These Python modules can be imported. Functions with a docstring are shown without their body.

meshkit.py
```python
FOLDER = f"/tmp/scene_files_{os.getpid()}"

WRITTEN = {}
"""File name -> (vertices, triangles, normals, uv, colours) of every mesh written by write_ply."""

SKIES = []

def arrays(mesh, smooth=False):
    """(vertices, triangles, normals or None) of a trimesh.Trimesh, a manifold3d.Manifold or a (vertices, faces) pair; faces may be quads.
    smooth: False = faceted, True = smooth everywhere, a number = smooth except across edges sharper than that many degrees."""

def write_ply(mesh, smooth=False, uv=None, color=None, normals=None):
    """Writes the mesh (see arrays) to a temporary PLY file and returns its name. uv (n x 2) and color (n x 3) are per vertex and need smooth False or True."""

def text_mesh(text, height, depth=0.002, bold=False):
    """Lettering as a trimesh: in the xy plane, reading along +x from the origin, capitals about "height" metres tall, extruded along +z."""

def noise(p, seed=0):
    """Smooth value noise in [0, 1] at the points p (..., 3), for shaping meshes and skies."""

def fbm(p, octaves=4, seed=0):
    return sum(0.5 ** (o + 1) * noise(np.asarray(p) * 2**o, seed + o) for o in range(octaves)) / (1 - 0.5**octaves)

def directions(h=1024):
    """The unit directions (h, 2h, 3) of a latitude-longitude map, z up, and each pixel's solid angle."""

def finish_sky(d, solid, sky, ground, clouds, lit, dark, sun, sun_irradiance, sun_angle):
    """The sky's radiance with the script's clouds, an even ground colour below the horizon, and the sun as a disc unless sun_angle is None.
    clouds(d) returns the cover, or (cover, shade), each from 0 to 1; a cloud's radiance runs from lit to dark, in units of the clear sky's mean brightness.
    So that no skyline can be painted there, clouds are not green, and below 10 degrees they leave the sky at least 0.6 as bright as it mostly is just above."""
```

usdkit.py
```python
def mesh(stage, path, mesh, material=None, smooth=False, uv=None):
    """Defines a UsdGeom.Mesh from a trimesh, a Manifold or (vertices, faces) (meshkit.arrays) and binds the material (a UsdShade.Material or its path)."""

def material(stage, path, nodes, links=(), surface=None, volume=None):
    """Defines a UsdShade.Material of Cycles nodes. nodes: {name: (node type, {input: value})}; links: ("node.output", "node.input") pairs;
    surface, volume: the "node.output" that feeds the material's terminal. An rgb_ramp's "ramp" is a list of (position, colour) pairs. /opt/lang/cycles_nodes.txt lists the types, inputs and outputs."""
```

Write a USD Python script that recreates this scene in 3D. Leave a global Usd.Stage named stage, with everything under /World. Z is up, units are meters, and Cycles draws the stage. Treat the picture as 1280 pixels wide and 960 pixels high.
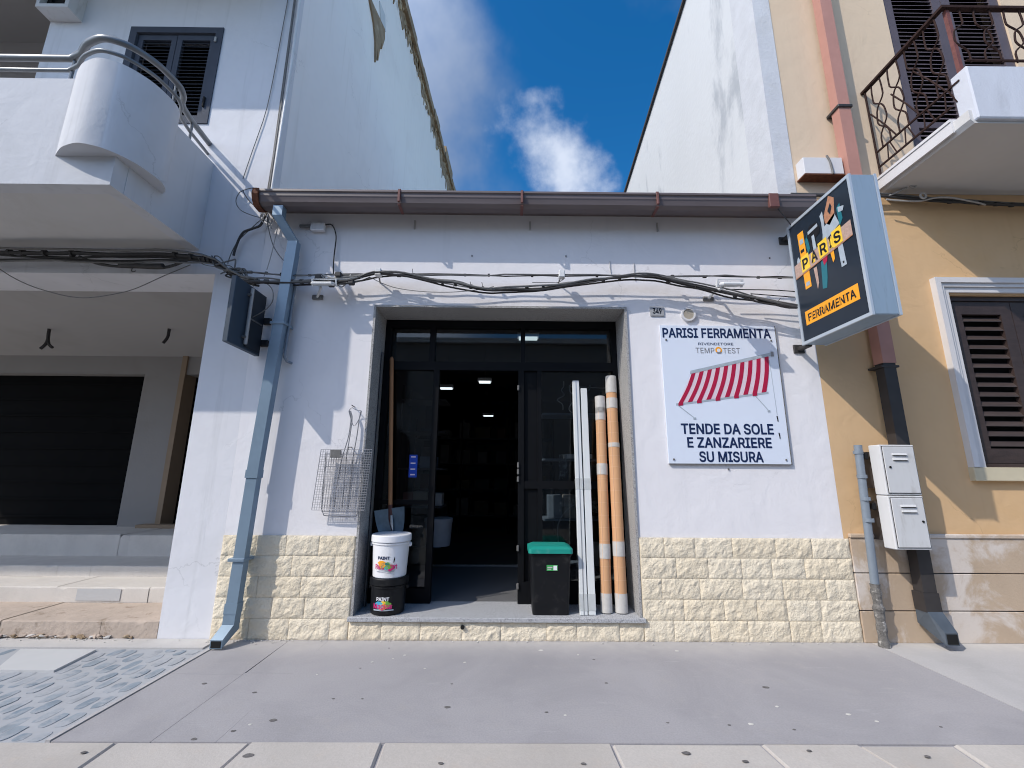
import math, random
import numpy as np, trimesh, manifold3d, shapely
from shapely.geometry import Polygon, Point, box as sbox
from pxr import Usd, UsdGeom, UsdLux, UsdShade, Gf, Sdf
import usdkit, meshkit

stage = Usd.Stage.CreateInMemory()
UsdGeom.SetStageUpAxis(stage, UsdGeom.Tokens.z)
UsdGeom.SetStageMetersPerUnit(stage, 1.0)
UsdGeom.Xform.Define(stage, '/World')
UsdGeom.Scope.Define(stage, '/World/Looks')
rnd = random.Random(7)

# ------------------------------------------------------------------ camera
CAM = np.array([0.0, -3.8, 1.29]); PITCH, YAW, ROLL = np.radians([11.94, 0.32, 0.385])
fw = np.array([np.sin(YAW)*np.cos(PITCH), np.cos(YAW)*np.cos(PITCH), np.sin(PITCH)])
r0 = np.array([np.cos(YAW), -np.sin(YAW), 0]); u0 = np.cross(r0, fw)
ri = np.cos(ROLL)*r0 + np.sin(ROLL)*u0; up = -np.sin(ROLL)*r0 + np.cos(ROLL)*u0
cam = UsdGeom.Camera.Define(stage, '/World/camera')
mm = np.eye(4); mm[0, :3], mm[1, :3], mm[2, :3], mm[3, :3] = ri, up, -fw, CAM
cam.AddTransformOp().Set(Gf.Matrix4d(*mm.ravel().tolist()))
cam.CreateHorizontalApertureAttr(36.0); cam.CreateVerticalApertureAttr(27.0)
cam.CreateFocalLengthAttr(36.0*540/1280); cam.CreateClippingRangeAttr(Gf.Vec2f(0.05, 2000))
cam.CreateExposureAttr(0.63)

# ------------------------------------------------------------------ sun and sky
SUN = np.array([-1.5, -1.0, 1.66]); SUN = SUN/np.linalg.norm(SUN)
sun = UsdLux.DistantLight.Define(stage, '/World/sun')
sun.CreateIntensityAttr(0.57); sun.CreateAngleAttr(0.5); sun.CreateNormalizeAttr(True)
sun.CreateColorAttr(Gf.Vec3f(1.0, 0.935, 0.845))
zx = np.cross([0, 0, 1.0], SUN); zx /= np.linalg.norm(zx); zy = np.cross(SUN, zx)
sm = np.eye(4); sm[0, :3], sm[1, :3], sm[2, :3] = zx, zy, SUN
sun.AddTransformOp().Set(Gf.Matrix4d(*sm.ravel().tolist()))
sky = UsdLux.DomeLight.Define(stage, '/World/sky'); sky.GetPrim().SetCustomDataByKey('kind', 'structure')
sky.GetPrim().SetCustomDataByKey('label', 'deep blue sky with thin veil cloud and one small white cumulus')
sky.GetPrim().SetCustomDataByKey('category', 'sky')
def V(*a): return tuple(a)
skym = usdkit.material(stage, '/World/Looks/sky_look', {
    'sky': ('sky_texture', {'sky_type': 'single_scattering', 'sun_disc': False, 'sun_elevation': float(np.arcsin(SUN[2])),
                            'sun_rotation': float(np.arctan2(SUN[0], SUN[1])), 'air_density': 1.0, 'aerosol_density': 0.6, 'ozone_density': 2.5}),
    'hs': ('hsv', {'saturation': 1.40, 'value': 0.76, 'fac': 1.0}),
    'tc': ('texture_coordinate', {}),
    # cumulus puff, direction about (.10,.77,.63)
    'dist': ('vector_math', {'math_type': 'distance', 'vector2': (0.110, 0.785, 0.612)}),
    'n1': ('noise_texture', {'scale': 6.5, 'detail': 9.0, 'roughness': 0.55}),
    'n1s': ('math', {'math_type': 'multiply_add', 'value2': -0.40, 'value3': 0.245}),
    'sum': ('math', {'math_type': 'add'}),
    'puff': ('map_range', {'range_type': 'smoothstep', 'from_min': 0.170, 'from_max': 0.035, 'to_min': 0.0, 'to_max': 0.85, 'clamp': True}),
    # veil of thin cloud, denser to the left and low
    'mp': ('mapping', {'scale': (1.5, 1.5, 1.3)}),
    'n2': ('noise_texture', {'scale': 3.2, 'detail': 9.0, 'roughness': 0.52}),
    'sep': ('separate_xyz', {}),
    'xm': ('map_range', {'from_min': -1.0, 'from_max': 1.0, 'to_min': 0.0, 'to_max': 1.0, 'clamp': True}),
    'xr': ('rgb_ramp', {'ramp': [(0.0, (.85,)*3), (0.42, (.85,)*3), (0.475, (.45,)*3), (0.545, (.05,)*3), (0.63, (.10,)*3), (0.74, (.55,)*3), (1.0, (.6,)*3)]}),
    'xb': ('rgb_to_bw', {}), 'xl': ('math', {'math_type': 'multiply_add', 'value2': 0.60, 'value3': -0.22}),
    'vs': ('math', {'math_type': 'add'}),
    'veil': ('map_range', {'range_type': 'smoothstep', 'from_min': 0.42, 'from_max': 0.92, 'to_min': 0.0, 'to_max': 0.54, 'clamp': True}),
    # thin cloud brightened towards the sun, out of view: added fill for shaded walls
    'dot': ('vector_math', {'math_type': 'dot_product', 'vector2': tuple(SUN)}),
    'veil_fill': ('map_range', {'range_type': 'smoothstep', 'from_min': 0.15, 'from_max': 1.0, 'to_min': 1.0, 'to_max': 5.6, 'clamp': True}),
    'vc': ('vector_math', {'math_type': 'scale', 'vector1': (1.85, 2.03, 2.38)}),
    'm1': ('mix_color', {}),
    'm2': ('mix_color', {'b': (3.6, 3.9, 4.5)}),
    'bg': ('background_shader', {'strength': 0.15}),
}, [('sky.color', 'hs.color'), ('tc.generated', 'dist.vector1'), ('tc.generated', 'n1.vector'), ('n1.fac', 'n1s.value1'),
    ('dist.value', 'sum.value1'), ('n1s.value', 'sum.value2'), ('sum.value', 'puff.value'),
    ('tc.generated', 'mp.vector'), ('mp.vector', 'n2.vector'), ('tc.generated', 'sep.vector'), ('sep.x', 'xm.value'), ('xm.result', 'xr.fac'), ('xr.color', 'xb.color'), ('xb.val', 'xl.value1'),
    ('n2.fac', 'vs.value1'), ('xl.value', 'vs.value2'), ('vs.value', 'veil.value'),
    ('tc.generated', 'dot.vector1'), ('dot.value', 'veil_fill.value'), ('veil_fill.result', 'vc.scale'), ('vc.vector', 'm1.b'), ('hs.color', 'm1.a'), ('veil.result', 'm1.fac'), ('m1.result', 'm2.a'), ('puff.result', 'm2.fac'),
    ('m2.result', 'bg.color')], surface='bg.background')
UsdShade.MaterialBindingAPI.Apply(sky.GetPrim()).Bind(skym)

# ------------------------------------------------------------------ materials
def mat(name, c, rough=0.7, var=0.10, scale=3.0, tint=None, bump=0.0, bscale=60.0, metal=0.0, stretch=(1, 1, 1), dirt=None, dscale=1.2, damt=0.5, dlow=0.52, dhigh=0.72, spec=0.4, coat=0.0):
    """principled with noise variation; dirt = second colour in noise-shaped patches; coordinates are the place's own"""
    c = np.array(c, float); t = np.array(tint if tint is not None else c*(1-var), float)
    n = {'g': ('geometry', {}), 'mp': ('mapping', {'scale': stretch}),
         'n': ('noise_texture', {'scale': scale, 'detail': 6.0, 'roughness': 0.62}),
         'r': ('rgb_ramp', {'ramp': [(0.32, tuple(t)), (0.68, tuple(c))]}),
         'p': ('principled_bsdf', {'roughness': rough, 'metallic': metal, 'specular_ior_level': spec, 'coat_weight': coat})}
    l = [('g.position', 'mp.vector'), ('mp.vector', 'n.vector'), ('n.fac', 'r.fac')]
    out = 'r.color'
    if dirt is not None:
        n['d'] = ('noise_texture', {'scale': dscale, 'detail': 7.0, 'roughness': 0.65, 'distortion': 0.4})
        n['dm'] = ('map_range', {'range_type': 'smoothstep', 'from_min': dlow, 'from_max': dhigh, 'to_min': 0.0, 'to_max': damt, 'clamp': True})
        n['mx'] = ('mix_color', {'b': tuple(dirt)})
        l += [('mp.vector', 'd.vector'), ('d.fac', 'dm.value'), ('dm.result', 'mx.fac'), (out, 'mx.a')]; out = 'mx.result'
    l.append((out, 'p.base_color'))
    if bump > 0:
        n['bn'] = ('noise_texture', {'scale': bscale, 'detail': 4.0, 'roughness': 0.6})
        n['b'] = ('bump', {'strength': 1.0, 'distance': bump})
        l += [('g.position', 'bn.vector'), ('bn.fac', 'b.height'), ('b.normal', 'p.normal')]
    return usdkit.material(stage, '/World/Looks/'+name, n, l, surface='p.BSDF')

def streaky(name, c, streak, patch, amt=.35):
    """painted plaster: faint mottling, vertical rain streaks and repaired patches"""
    return usdkit.material(stage, '/World/Looks/'+name, {
        'g': ('geometry', {}), 'm1': ('mapping', {'scale': (5.5, 5.5, .28)}), 'n1': ('noise_texture', {'scale': 1.6, 'detail': 6.0, 'roughness': .6}),
        'n2': ('noise_texture', {'scale': .8, 'detail': 6.0, 'roughness': .62, 'distortion': .5}), 'n3': ('noise_texture', {'scale': 7.0, 'detail': 8.0, 'roughness': .7}),
        'a1': ('map_range', {'range_type': 'smoothstep', 'from_min': .54, 'from_max': .76, 'to_min': 0.0, 'to_max': amt, 'clamp': True}),
        'a2': ('map_range', {'range_type': 'smoothstep', 'from_min': .50, 'from_max': .66, 'to_min': 0.0, 'to_max': .45, 'clamp': True}),
        'a3': ('map_range', {'range_type': 'smoothstep', 'from_min': .40, 'from_max': .75, 'to_min': 0.0, 'to_max': .22, 'clamp': True}),
        'x1': ('mix_color', {'a': c, 'b': streak}), 'x2': ('mix_color', {'b': patch}), 'x3': ('mix_color', {'b': tuple(np.array(c)*.88)}),
        'bn': ('noise_texture', {'scale': 24.0, 'detail': 6.0, 'roughness': .6}), 'b': ('bump', {'strength': 1.0, 'distance': .0014}),
        'tn': ('noise_texture', {'scale': 4.0, 'detail': 3.0, 'roughness': .5, 'distortion': .8}), 'tb': ('bump', {'strength': 1.0, 'distance': .006}),
        'wv': ('noise_texture', {'scale': 3.5, 'detail': 5.0, 'roughness': .6}), 'wa': ('vector_math', {'math_type': 'multiply_add', 'vector2': (.35, .35, .35)}),
        'vo': ('voronoi_texture', {'feature': 'distance_to_edge', 'scale': .75}), 'ck': ('map_range', {'from_min': .0, 'from_max': .0045, 'to_min': .32, 'to_max': 0.0, 'clamp': True}),
        'mk': ('map_range', {'range_type': 'smoothstep', 'from_min': .50, 'from_max': .58, 'to_min': 0.0, 'to_max': 1.0, 'clamp': True}), 'cm': ('math', {'math_type': 'multiply'}),
        'x4': ('mix_color', {'b': tuple(np.array(streak)*.55)}),
        'p': ('principled_bsdf', {'roughness': .88, 'specular_ior_level': .3})},
        [('g.position', 'm1.vector'), ('m1.vector', 'n1.vector'), ('g.position', 'n2.vector'), ('g.position', 'n3.vector'), ('n1.fac', 'a1.value'), ('n2.fac', 'a2.value'), ('n3.fac', 'a3.value'),
         ('a1.result', 'x1.fac'), ('x1.result', 'x2.a'), ('a2.result', 'x2.fac'), ('x2.result', 'x3.a'), ('a3.result', 'x3.fac'), ('g.position', 'wv.vector'), ('wv.color', 'wa.vector1'), ('g.position', 'wa.vector3'), ('wa.vector', 'vo.vector'), ('vo.distance', 'ck.value'), ('n2.fac', 'mk.value'),
         ('ck.result', 'cm.value1'), ('mk.result', 'cm.value2'), ('cm.value', 'x4.fac'), ('x3.result', 'x4.a'), ('x4.result', 'p.base_color'), ('g.position', 'tn.vector'), ('tn.fac', 'tb.height'), ('tb.normal', 'b.normal'),
         ('g.position', 'bn.vector'), ('bn.fac', 'b.height'), ('b.normal', 'p.normal')], surface='p.BSDF')
def worn(name, c, dark, light, warm):
    """worn concrete or limestone: broad tone changes, scuffs, fine grit"""
    return usdkit.material(stage, '/World/Looks/'+name, {
        'g': ('geometry', {}), 'n1': ('noise_texture', {'scale': 1.3, 'detail': 7.0, 'roughness': .62, 'distortion': .6}), 'n2': ('noise_texture', {'scale': 5.5, 'detail': 8.0, 'roughness': .7}),
        'n3': ('noise_texture', {'scale': 95.0, 'detail': 3.0, 'roughness': .7}), 'mp': ('mapping', {'scale': (1.2, 7.0, 1.0), 'rotation': (0, 0, .5)}), 'n4': ('noise_texture', {'scale': 2.2, 'detail': 8.0, 'roughness': .65}),
        'a1': ('map_range', {'range_type': 'smoothstep', 'from_min': .36, 'from_max': .66, 'to_min': 0.0, 'to_max': .75, 'clamp': True}), 'a2': ('map_range', {'range_type': 'smoothstep', 'from_min': .52, 'from_max': .72, 'to_min': 0.0, 'to_max': .55, 'clamp': True}),
        'a3': ('map_range', {'from_min': .35, 'from_max': .65, 'to_min': 0.0, 'to_max': .34, 'clamp': True}), 'a4': ('map_range', {'range_type': 'smoothstep', 'from_min': .60, 'from_max': .78, 'to_min': 0.0, 'to_max': .5, 'clamp': True}),
        'x1': ('mix_color', {'a': c, 'b': dark}), 'x2': ('mix_color', {'b': warm}), 'x3': ('mix_color', {'b': tuple(np.array(dark)*.82)}), 'x4': ('mix_color', {'b': light}),
        'sy': ('separate_xyz', {}), 'dy': ('map_range', {'range_type': 'smoothstep', 'from_min': -.42, 'from_max': -.03, 'to_min': 0.0, 'to_max': 1.0, 'clamp': True}), 'dm': ('math', {'math_type': 'multiply'}), 'x5': ('mix_color', {'b': tuple(np.array(light)*np.array((1.06, 1.03, .98)))}),
        'b': ('bump', {'strength': 1.0, 'distance': .0012}), 'p': ('principled_bsdf', {'roughness': .93, 'specular_ior_level': .3})},
        [('g.position', 'n1.vector'), ('g.position', 'n2.vector'), ('g.position', 'n3.vector'), ('g.position', 'mp.vector'), ('mp.vector', 'n4.vector'), ('n1.fac', 'a1.value'), ('n2.fac', 'a2.value'), ('n3.fac', 'a3.value'), ('n4.fac', 'a4.value'),
         ('a1.result', 'x1.fac'), ('x1.result', 'x2.a'), ('a2.result', 'x2.fac'), ('x2.result', 'x3.a'), ('a3.result', 'x3.fac'), ('x3.result', 'x4.a'), ('a4.result', 'x4.fac'), ('g.position', 'sy.vector'), ('sy.y', 'dy.value'), ('dy.result', 'dm.value1'), ('n2.fac', 'dm.value2'), ('dm.value', 'x5.fac'), ('x4.result', 'x5.a'), ('x5.result', 'p.base_color'), ('n3.fac', 'b.height'), ('b.normal', 'p.normal')], surface='p.BSDF')
M = {}
M['plaster'] = streaky('shop_plaster', (.78, .76, .775), (.65, .64, .66), (.73, .715, .735), .30)
M['plaster_white'] = streaky('white_plaster', (.715, .71, .735), (.53, .53, .54), (.62, .615, .63), .55)
M['side_left'] = streaky('grey_side_plaster', (.90, .865, .84), (.74, .70, .66), (.82, .78, .755), .45)
M['side_right'] = mat('white_side_plaster', (.63, .64, .65), .85, .06, 1.5, bump=.004, bscale=14, dirt=(.36, .38, .41), dscale=1.7, damt=.8, dlow=.54, dhigh=.66, stretch=(1, .5, .22))
M['parapet'] = streaky('grey_white_parapet', (.58, .585, .61), (.42, .42, .43), (.50, .505, .52), .55)  # greyer white than the wall plaster
M['strip'] = mat('cement_strip', (.60, .61, .64), .9, .12, 5, bump=.004, bscale=30, dirt=(.5, .5, .5), dscale=3)
M['soffit'] = mat('balcony_soffit', (.60, .59, .58), .9, .06, 1.4, bump=.002, bscale=30, dirt=(.50, .48, .45), dscale=1.1, damt=.4)
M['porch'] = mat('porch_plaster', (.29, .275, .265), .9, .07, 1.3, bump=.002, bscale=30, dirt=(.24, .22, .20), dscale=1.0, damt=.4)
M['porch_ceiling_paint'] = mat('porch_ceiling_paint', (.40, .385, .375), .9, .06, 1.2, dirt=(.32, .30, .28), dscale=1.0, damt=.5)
M['brown_jamb'] = mat('brown_jamb', (.30, .22, .15), .8, .1, 5)
M['cream_trim'] = mat('cream_trim', (.62, .55, .43), .8, .1, 5)
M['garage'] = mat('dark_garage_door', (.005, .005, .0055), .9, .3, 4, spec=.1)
M['stone_joint'] = mat('stone_mortar', (.74, .65, .50), .95, .1, 12, bump=.003, bscale=70)
M['stone'] = [mat('cream_stone' + s, c, .92, .14, 7, bump=.010, bscale=55, dirt=d, dscale=4.5, damt=.5) for s, c, d in
              (('', (.82, .72, .555), (.76, .655, .485)), ('_pale', (.83, .735, .575), (.77, .675, .515)), ('_warm', (.81, .705, .535), (.75, .64, .47)))]
M['coping'] = mat('crumbling_coping', (.34, .25, .16), .95, .3, 5, bump=.02, bscale=12, dirt=(.55, .47, .36), dscale=3, damt=.8)
M['coping_pale'] = mat('crumbling_coping_pale', (.50, .41, .28), .95, .3, 5, bump=.02, bscale=12, dirt=(.30, .22, .14), dscale=3, damt=.8)
M['dark_edge'] = mat('dark_roof_edge', (.06, .055, .055), .8, .3, 6)
M['iron_gutter'] = mat('brown_gutter', (.145, .118, .118), .45, .18, 5, dirt=(.12, .085, .08), dscale=2.0, damt=.6, stretch=(.4, 3, 3))
M['gutter_red'] = mat('reddish_bracket', (.17, .07, .06), .6, .2, 20)
M['rust'] = mat('rusty_end', (.16, .055, .025), .85, .5, 26, bump=.004, bscale=60)
M['tile'] = mat('roof_tile', (.16, .13, .12), .9, .3, 9, bump=.006, bscale=30)
M['pipe_blue'] = mat('blue_grey_pipe', (.225, .305, .385), .35, .10, 4, dirt=(.17, .23, .29), dscale=3, damt=.5, metal=0.25)
M['pipe_grey'] = mat('grey_conduit', (.22, .26, .31), .5, .12, 12, metal=.15)
M['pipe_foot'] = mat('dark_blue_grey_foot', (.10, .12, .145), .5, .2, 12, metal=.15)
M['pipe_mortar'] = mat('mortared_conduit', (.20, .19, .18), .95, .5, 30, bump=.01, bscale=60, dirt=(.6, .58, .55), dscale=22, damt=.9)
M['pipe_red'] = mat('terracotta_pipe', (.46, .235, .19), .6, .12, 4, dirt=(.38, .19, .15), dscale=4)
M['pipe_dark'] = mat('dark_metal_pipe', (.05, .045, .045), .5, .25, 8, metal=.2)
M['black'] = mat('black_void', (.006, .006, .006), .9, .1, 5)
M['ochre'] = streaky('ochre_plaster', (.66, .445, .25), (.56, .36, .195), (.635, .405, .20), .35)
M['peach'] = streaky('peach_plaster', (.65, .51, .37), (.56, .43, .31), (.62, .475, .335), .3)
M['plinth'] = mat('tan_plinth_stone', (.50, .385, .28), .9, .10, 2.5, bump=.002, bscale=40, dirt=(.66, .60, .55), dscale=2.3, damt=.85, dlow=.47, dhigh=.62)
M['trim_white'] = mat('white_window_trim', (.66, .65, .66), .85, .06, 5, bump=.001)
M['sill'] = mat('cream_sill', (.60, .53, .38), .85, .1, 6)
M['shutter_brown'] = mat('dark_brown_wood', (.055, .036, .032), .5, .35, 9, stretch=(1, 1, 4), bump=.001)
M['slat_brown'] = mat('brown_slat', (.075, .055, .05), .45, .3, 9, stretch=(.3, 3, 3))
M['shutter_violet'] = mat('violet_brown_wood', (.10, .082, .095), .55, .15, 6)
M['slat_violet'] = mat('violet_brown_slat', (.135, .105, .12), .55, .15, 6)
M['shutter_blue'] = mat('slate_shutter', (.075, .085, .11), .75, .12, 5, spec=.15)
M['slat_blue'] = mat('slate_slat', (.05, .055, .07), .8, .12, 5, spec=.1)
M['rail'] = mat('wrought_iron', (.045, .025, .022), .8, .4, 30, spec=.12)
M['rail_red'] = mat('iron_post_red', (.19, .07, .06), .6, .3, 20)
M['steel'] = mat('brushed_rail', (.20, .21, .22), .35, .15, 10, metal=.6)
M['balc_white'] = mat('balcony_paint', (.62, .64, .70), .85, .10, 3, bump=.002, dirt=(.45, .46, .50), dscale=2.2, damt=.5, stretch=(2.5, 1, .4))
M['granite'] = None
M['frame'] = mat('black_aluminium', (.006, .0065, .008), .5, .2, 8, spec=.12)
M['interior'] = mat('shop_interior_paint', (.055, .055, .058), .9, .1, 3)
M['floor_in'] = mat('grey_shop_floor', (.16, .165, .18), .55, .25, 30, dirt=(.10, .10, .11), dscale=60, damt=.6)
M['alu'] = mat('aluminium_strip', (.55, .55, .56), .35, .1, 10, metal=.7)
M['white_plastic'] = mat('white_plastic', (.80, .80, .82), .38, .02, 5, dirt=(.62, .61, .60), dscale=8, damt=.5, dlow=.55)
M['white_paint_metal'] = mat('white_coated_profile', (.66, .68, .68), .4, .04, 6)
M['offwhite'] = mat('cabinet_polyester', (.62, .62, .625), .55, .05, 5, dirt=(.44, .43, .41), dscale=4, damt=.6, stretch=(3, 3, .8))
M['black_plastic'] = mat('black_plastic', (.007, .0075, .009), .42, .2, 8, spec=.25, dirt=(.035, .034, .033), dscale=9, damt=.6)
M['teal'] = mat('teal_lid', (.012, .27, .215), .45, .08, 8, dirt=(.10, .31, .27), dscale=11, damt=.6)
M['green_label'] = mat('green_label', (.05, .34, .09), .5, .1, 30)
M['kraft'] = mat('kraft_tube', (.60, .335, .175), .7, .10, 5, stretch=(1, 1, .3))
M['tape'] = mat('packing_tape', (.54, .52, .495), .25, .12, 30)
M['tape_line'] = mat('tape_line', (.66, .41, .25), .4, .1, 30)
M['tape_clear'] = mat('clear_tape', (.52, .54, .54), .15, .1, 20)
M['wood'] = mat('shovel_handle_wood', (.40, .19, .085), .6, .3, 14, stretch=(1, 1, .15))
M['shovel'] = mat('blue_steel_blade', (.17, .24, .30), .35, .3, 12, metal=.5)
M['socket'] = mat('dark_red_socket', (.10, .035, .03), .5, .3, 20)
M['wire'] = mat('galvanised_wire', (.30, .30, .32), .35, .2, 40, metal=.6)
M['cable'] = mat('black_cable', (.045, .042, .042), .6, .4, 30)
M['cable_grey'] = mat('grey_cable', (.17, .165, .16), .6, .3, 30)
M['cable_pale'] = mat('pale_cable', (.42, .41, .40), .6, .2, 30)
M['sign_white'] = mat('sign_panel_white', (.70, .755, .86), .3, .015, 3)
M['sign_side'] = mat('sign_case_grey', (.29, .38, .47), .4, .05, 4, metal=.2, dirt=(.22, .28, .33), dscale=4, damt=.6, stretch=(3, 3, .5))
M['sign_rim'] = mat('sign_rim_aluminium', (.52, .58, .64), .35, .05, 6, metal=.35)
M['navy'] = mat('navy_ink', (.008, .022, .075), .4, .1, 20)
M['navy_face'] = mat('dark_navy_face', (.016, .024, .036), .28, .15, 3)
M['grey_ink'] = mat('grey_ink', (.25, .25, .27), .4, .1, 20)
M['orange'] = mat('orange_ink', (.90, .38, .025), .4, .05, 10)
M['yellow_ink'] = mat('yellow_ink', (.88, .58, .05), .4, .05, 10)
M['red_ink'] = mat('crimson_ink', (.42, .012, .055), .4, .08, 10)
M['pink_ink'] = mat('pale_stripe', (.72, .60, .66), .4, .04, 10)
M['wood_ink'] = mat('wood_print', (.50, .24, .14), .4, .3, 60)
M['ruler_ink'] = mat('ruler_print', (.52, .36, .30), .4, .3, 60)
M['silver_ink'] = mat('silver_print', (.42, .48, .54), .3, .2, 20)
M['black_ink'] = mat('black_print', (.012, .012, .014), .35, .2, 20)
M['cyan_ink'] = mat('cyan_print', (.05, .42, .62), .4, .1, 20)
M['green_ink'] = mat('green_print', (.16, .42, .06), .4, .1, 20)
M['magenta_ink'] = mat('magenta_print', (.60, .03, .18), .4, .1, 20)
M['teal_ink'] = mat('teal_print', (.02, .16, .20), .4, .1, 20)
M['beige'] = mat('vent_beige', (.40, .355, .29), .8, .1, 30)
M['number_tile'] = mat('number_tile', (.42, .42, .43), .5, .25, 40)
M['blue_label'] = mat('blue_sticker', (.012, .06, .42), .4, .1, 20)
M['lamp_white'] = mat('floodlight_white', (.70, .70, .70), .4, .08, 12)
M['slate'] = mat('slate_blue_panel', (.035, .055, .080), .45, .15, 5)
M['slate_dark'] = mat('slate_dark_panel', (.016, .022, .030), .4, .2, 5)
M['goods_dim'] = [mat('darkened_stock' + str(i), c, .7, .2, 8) for i, c in enumerate([(.09, .075, .05), (.11, .105, .10), (.07, .025, .02), (.045, .06, .075), (.15, .15, .155)])]  # same hues as goods, darkened: gloom of the back room put into the colour
M['goods'] = [mat('goods_tone' + str(i), c, .6, .2, 8) for i, c in enumerate([(.30, .25, .18), (.40, .38, .36), (.22, .08, .06), (.15, .19, .24), (.5, .5, .52)])]
M['concrete'] = worn('pavement_concrete', (.355, .342, .352), (.285, .276, .288), (.44, .43, .435), (.36, .34, .335))
M['concrete_pale'] = worn('pale_pavement', (.46, .445, .44), (.38, .37, .37), (.54, .53, .52), (.45, .43, .41))
M['kerb'] = [worn('kerb_limestone'+str(i), c, tuple(np.array(c)*.84), tuple(np.array(c)*1.12), tuple(np.array(c)*np.array((1.0, .93, .86)))) for i, c in enumerate([(.50, .465, .43), (.475, .44, .405), (.505, .47, .435)])]
M['sett'] = [mat('sett_stone' + str(i), c, .8, .25, 9, bump=.003, bscale=40, dirt=(.37, .38, .40), dscale=7, damt=.8, dlow=.40, dhigh=.60) for i, c in enumerate([(.21, .26, .31), (.27, .31, .35), (.33, .35, .375), (.235, .28, .325)])]
M['grout'] = mat('pale_grout', (.375, .385, .405), .95, .10, 9, bump=.001, bscale=70, dirt=(.34, .34, .34), dscale=2, damt=.5)
M['white_slab'] = mat('white_cover_slab', (.50, .50, .50), .9, .05, 5, bump=.001)
M['step'] = worn('worn_step_stone', (.57, .535, .50), (.43, .39, .35), (.66, .64, .62), (.46, .385, .32))
M['step_base'] = mat('brown_step_base', (.50, .41, .34), .95, .15, 5, bump=.008, bscale=22, dirt=(.25, .19, .14), dscale=7, damt=.8, dlow=.58, dhigh=.68)
M['asphalt'] = mat('road_asphalt', (.19, .185, .175), .95, .2, 30, bump=.004, bscale=90)
M['earth'] = mat('far_ground', (.20, .19, .17), .95, .2, .3)
M['debris'] = mat('debris_dark', (.16, .15, .148), .95, .4, 40)
M['debris_pale'] = mat('debris_pale', (.62, .60, .56), .95, .2, 40)

def granite(name, lo, hi):
    return usdkit.material(stage, '/World/Looks/'+name, {
        'g': ('geometry', {}), 'v': ('voronoi_texture', {'scale': 190.0}), 'n': ('noise_texture', {'scale': 120.0, 'detail': 4.0}),
        'bw': ('rgb_to_bw', {}), 'a': ('math', {'math_type': 'multiply_add', 'value2': 0.55}), 'r': ('rgb_ramp', {'ramp': [(0.40, lo), (0.62, tuple((np.array(lo)+np.array(hi))/2)), (0.85, hi)]}),
        'p': ('principled_bsdf', {'roughness': 0.6, 'specular_ior_level': 0.35})},
        [('g.position', 'v.vector'), ('g.position', 'n.vector'), ('v.color', 'bw.color'), ('bw.val', 'a.value1'), ('n.fac', 'a.value3'), ('a.value', 'r.fac'), ('r.color', 'p.base_color')], surface='p.BSDF')
M['granite'] = granite('speckled_granite', (.075, .072, .072), (.42, .41, .40))
M['granite_floor'] = granite('shaded_entrance_granite', (.035, .036, .04), (.16, .162, .17))  # darker copy of the threshold granite, doorway shade put into the floor colour
M['granite_worn'] = granite('worn_granite', (.11, .112, .12), (.46, .465, .48))
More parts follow.
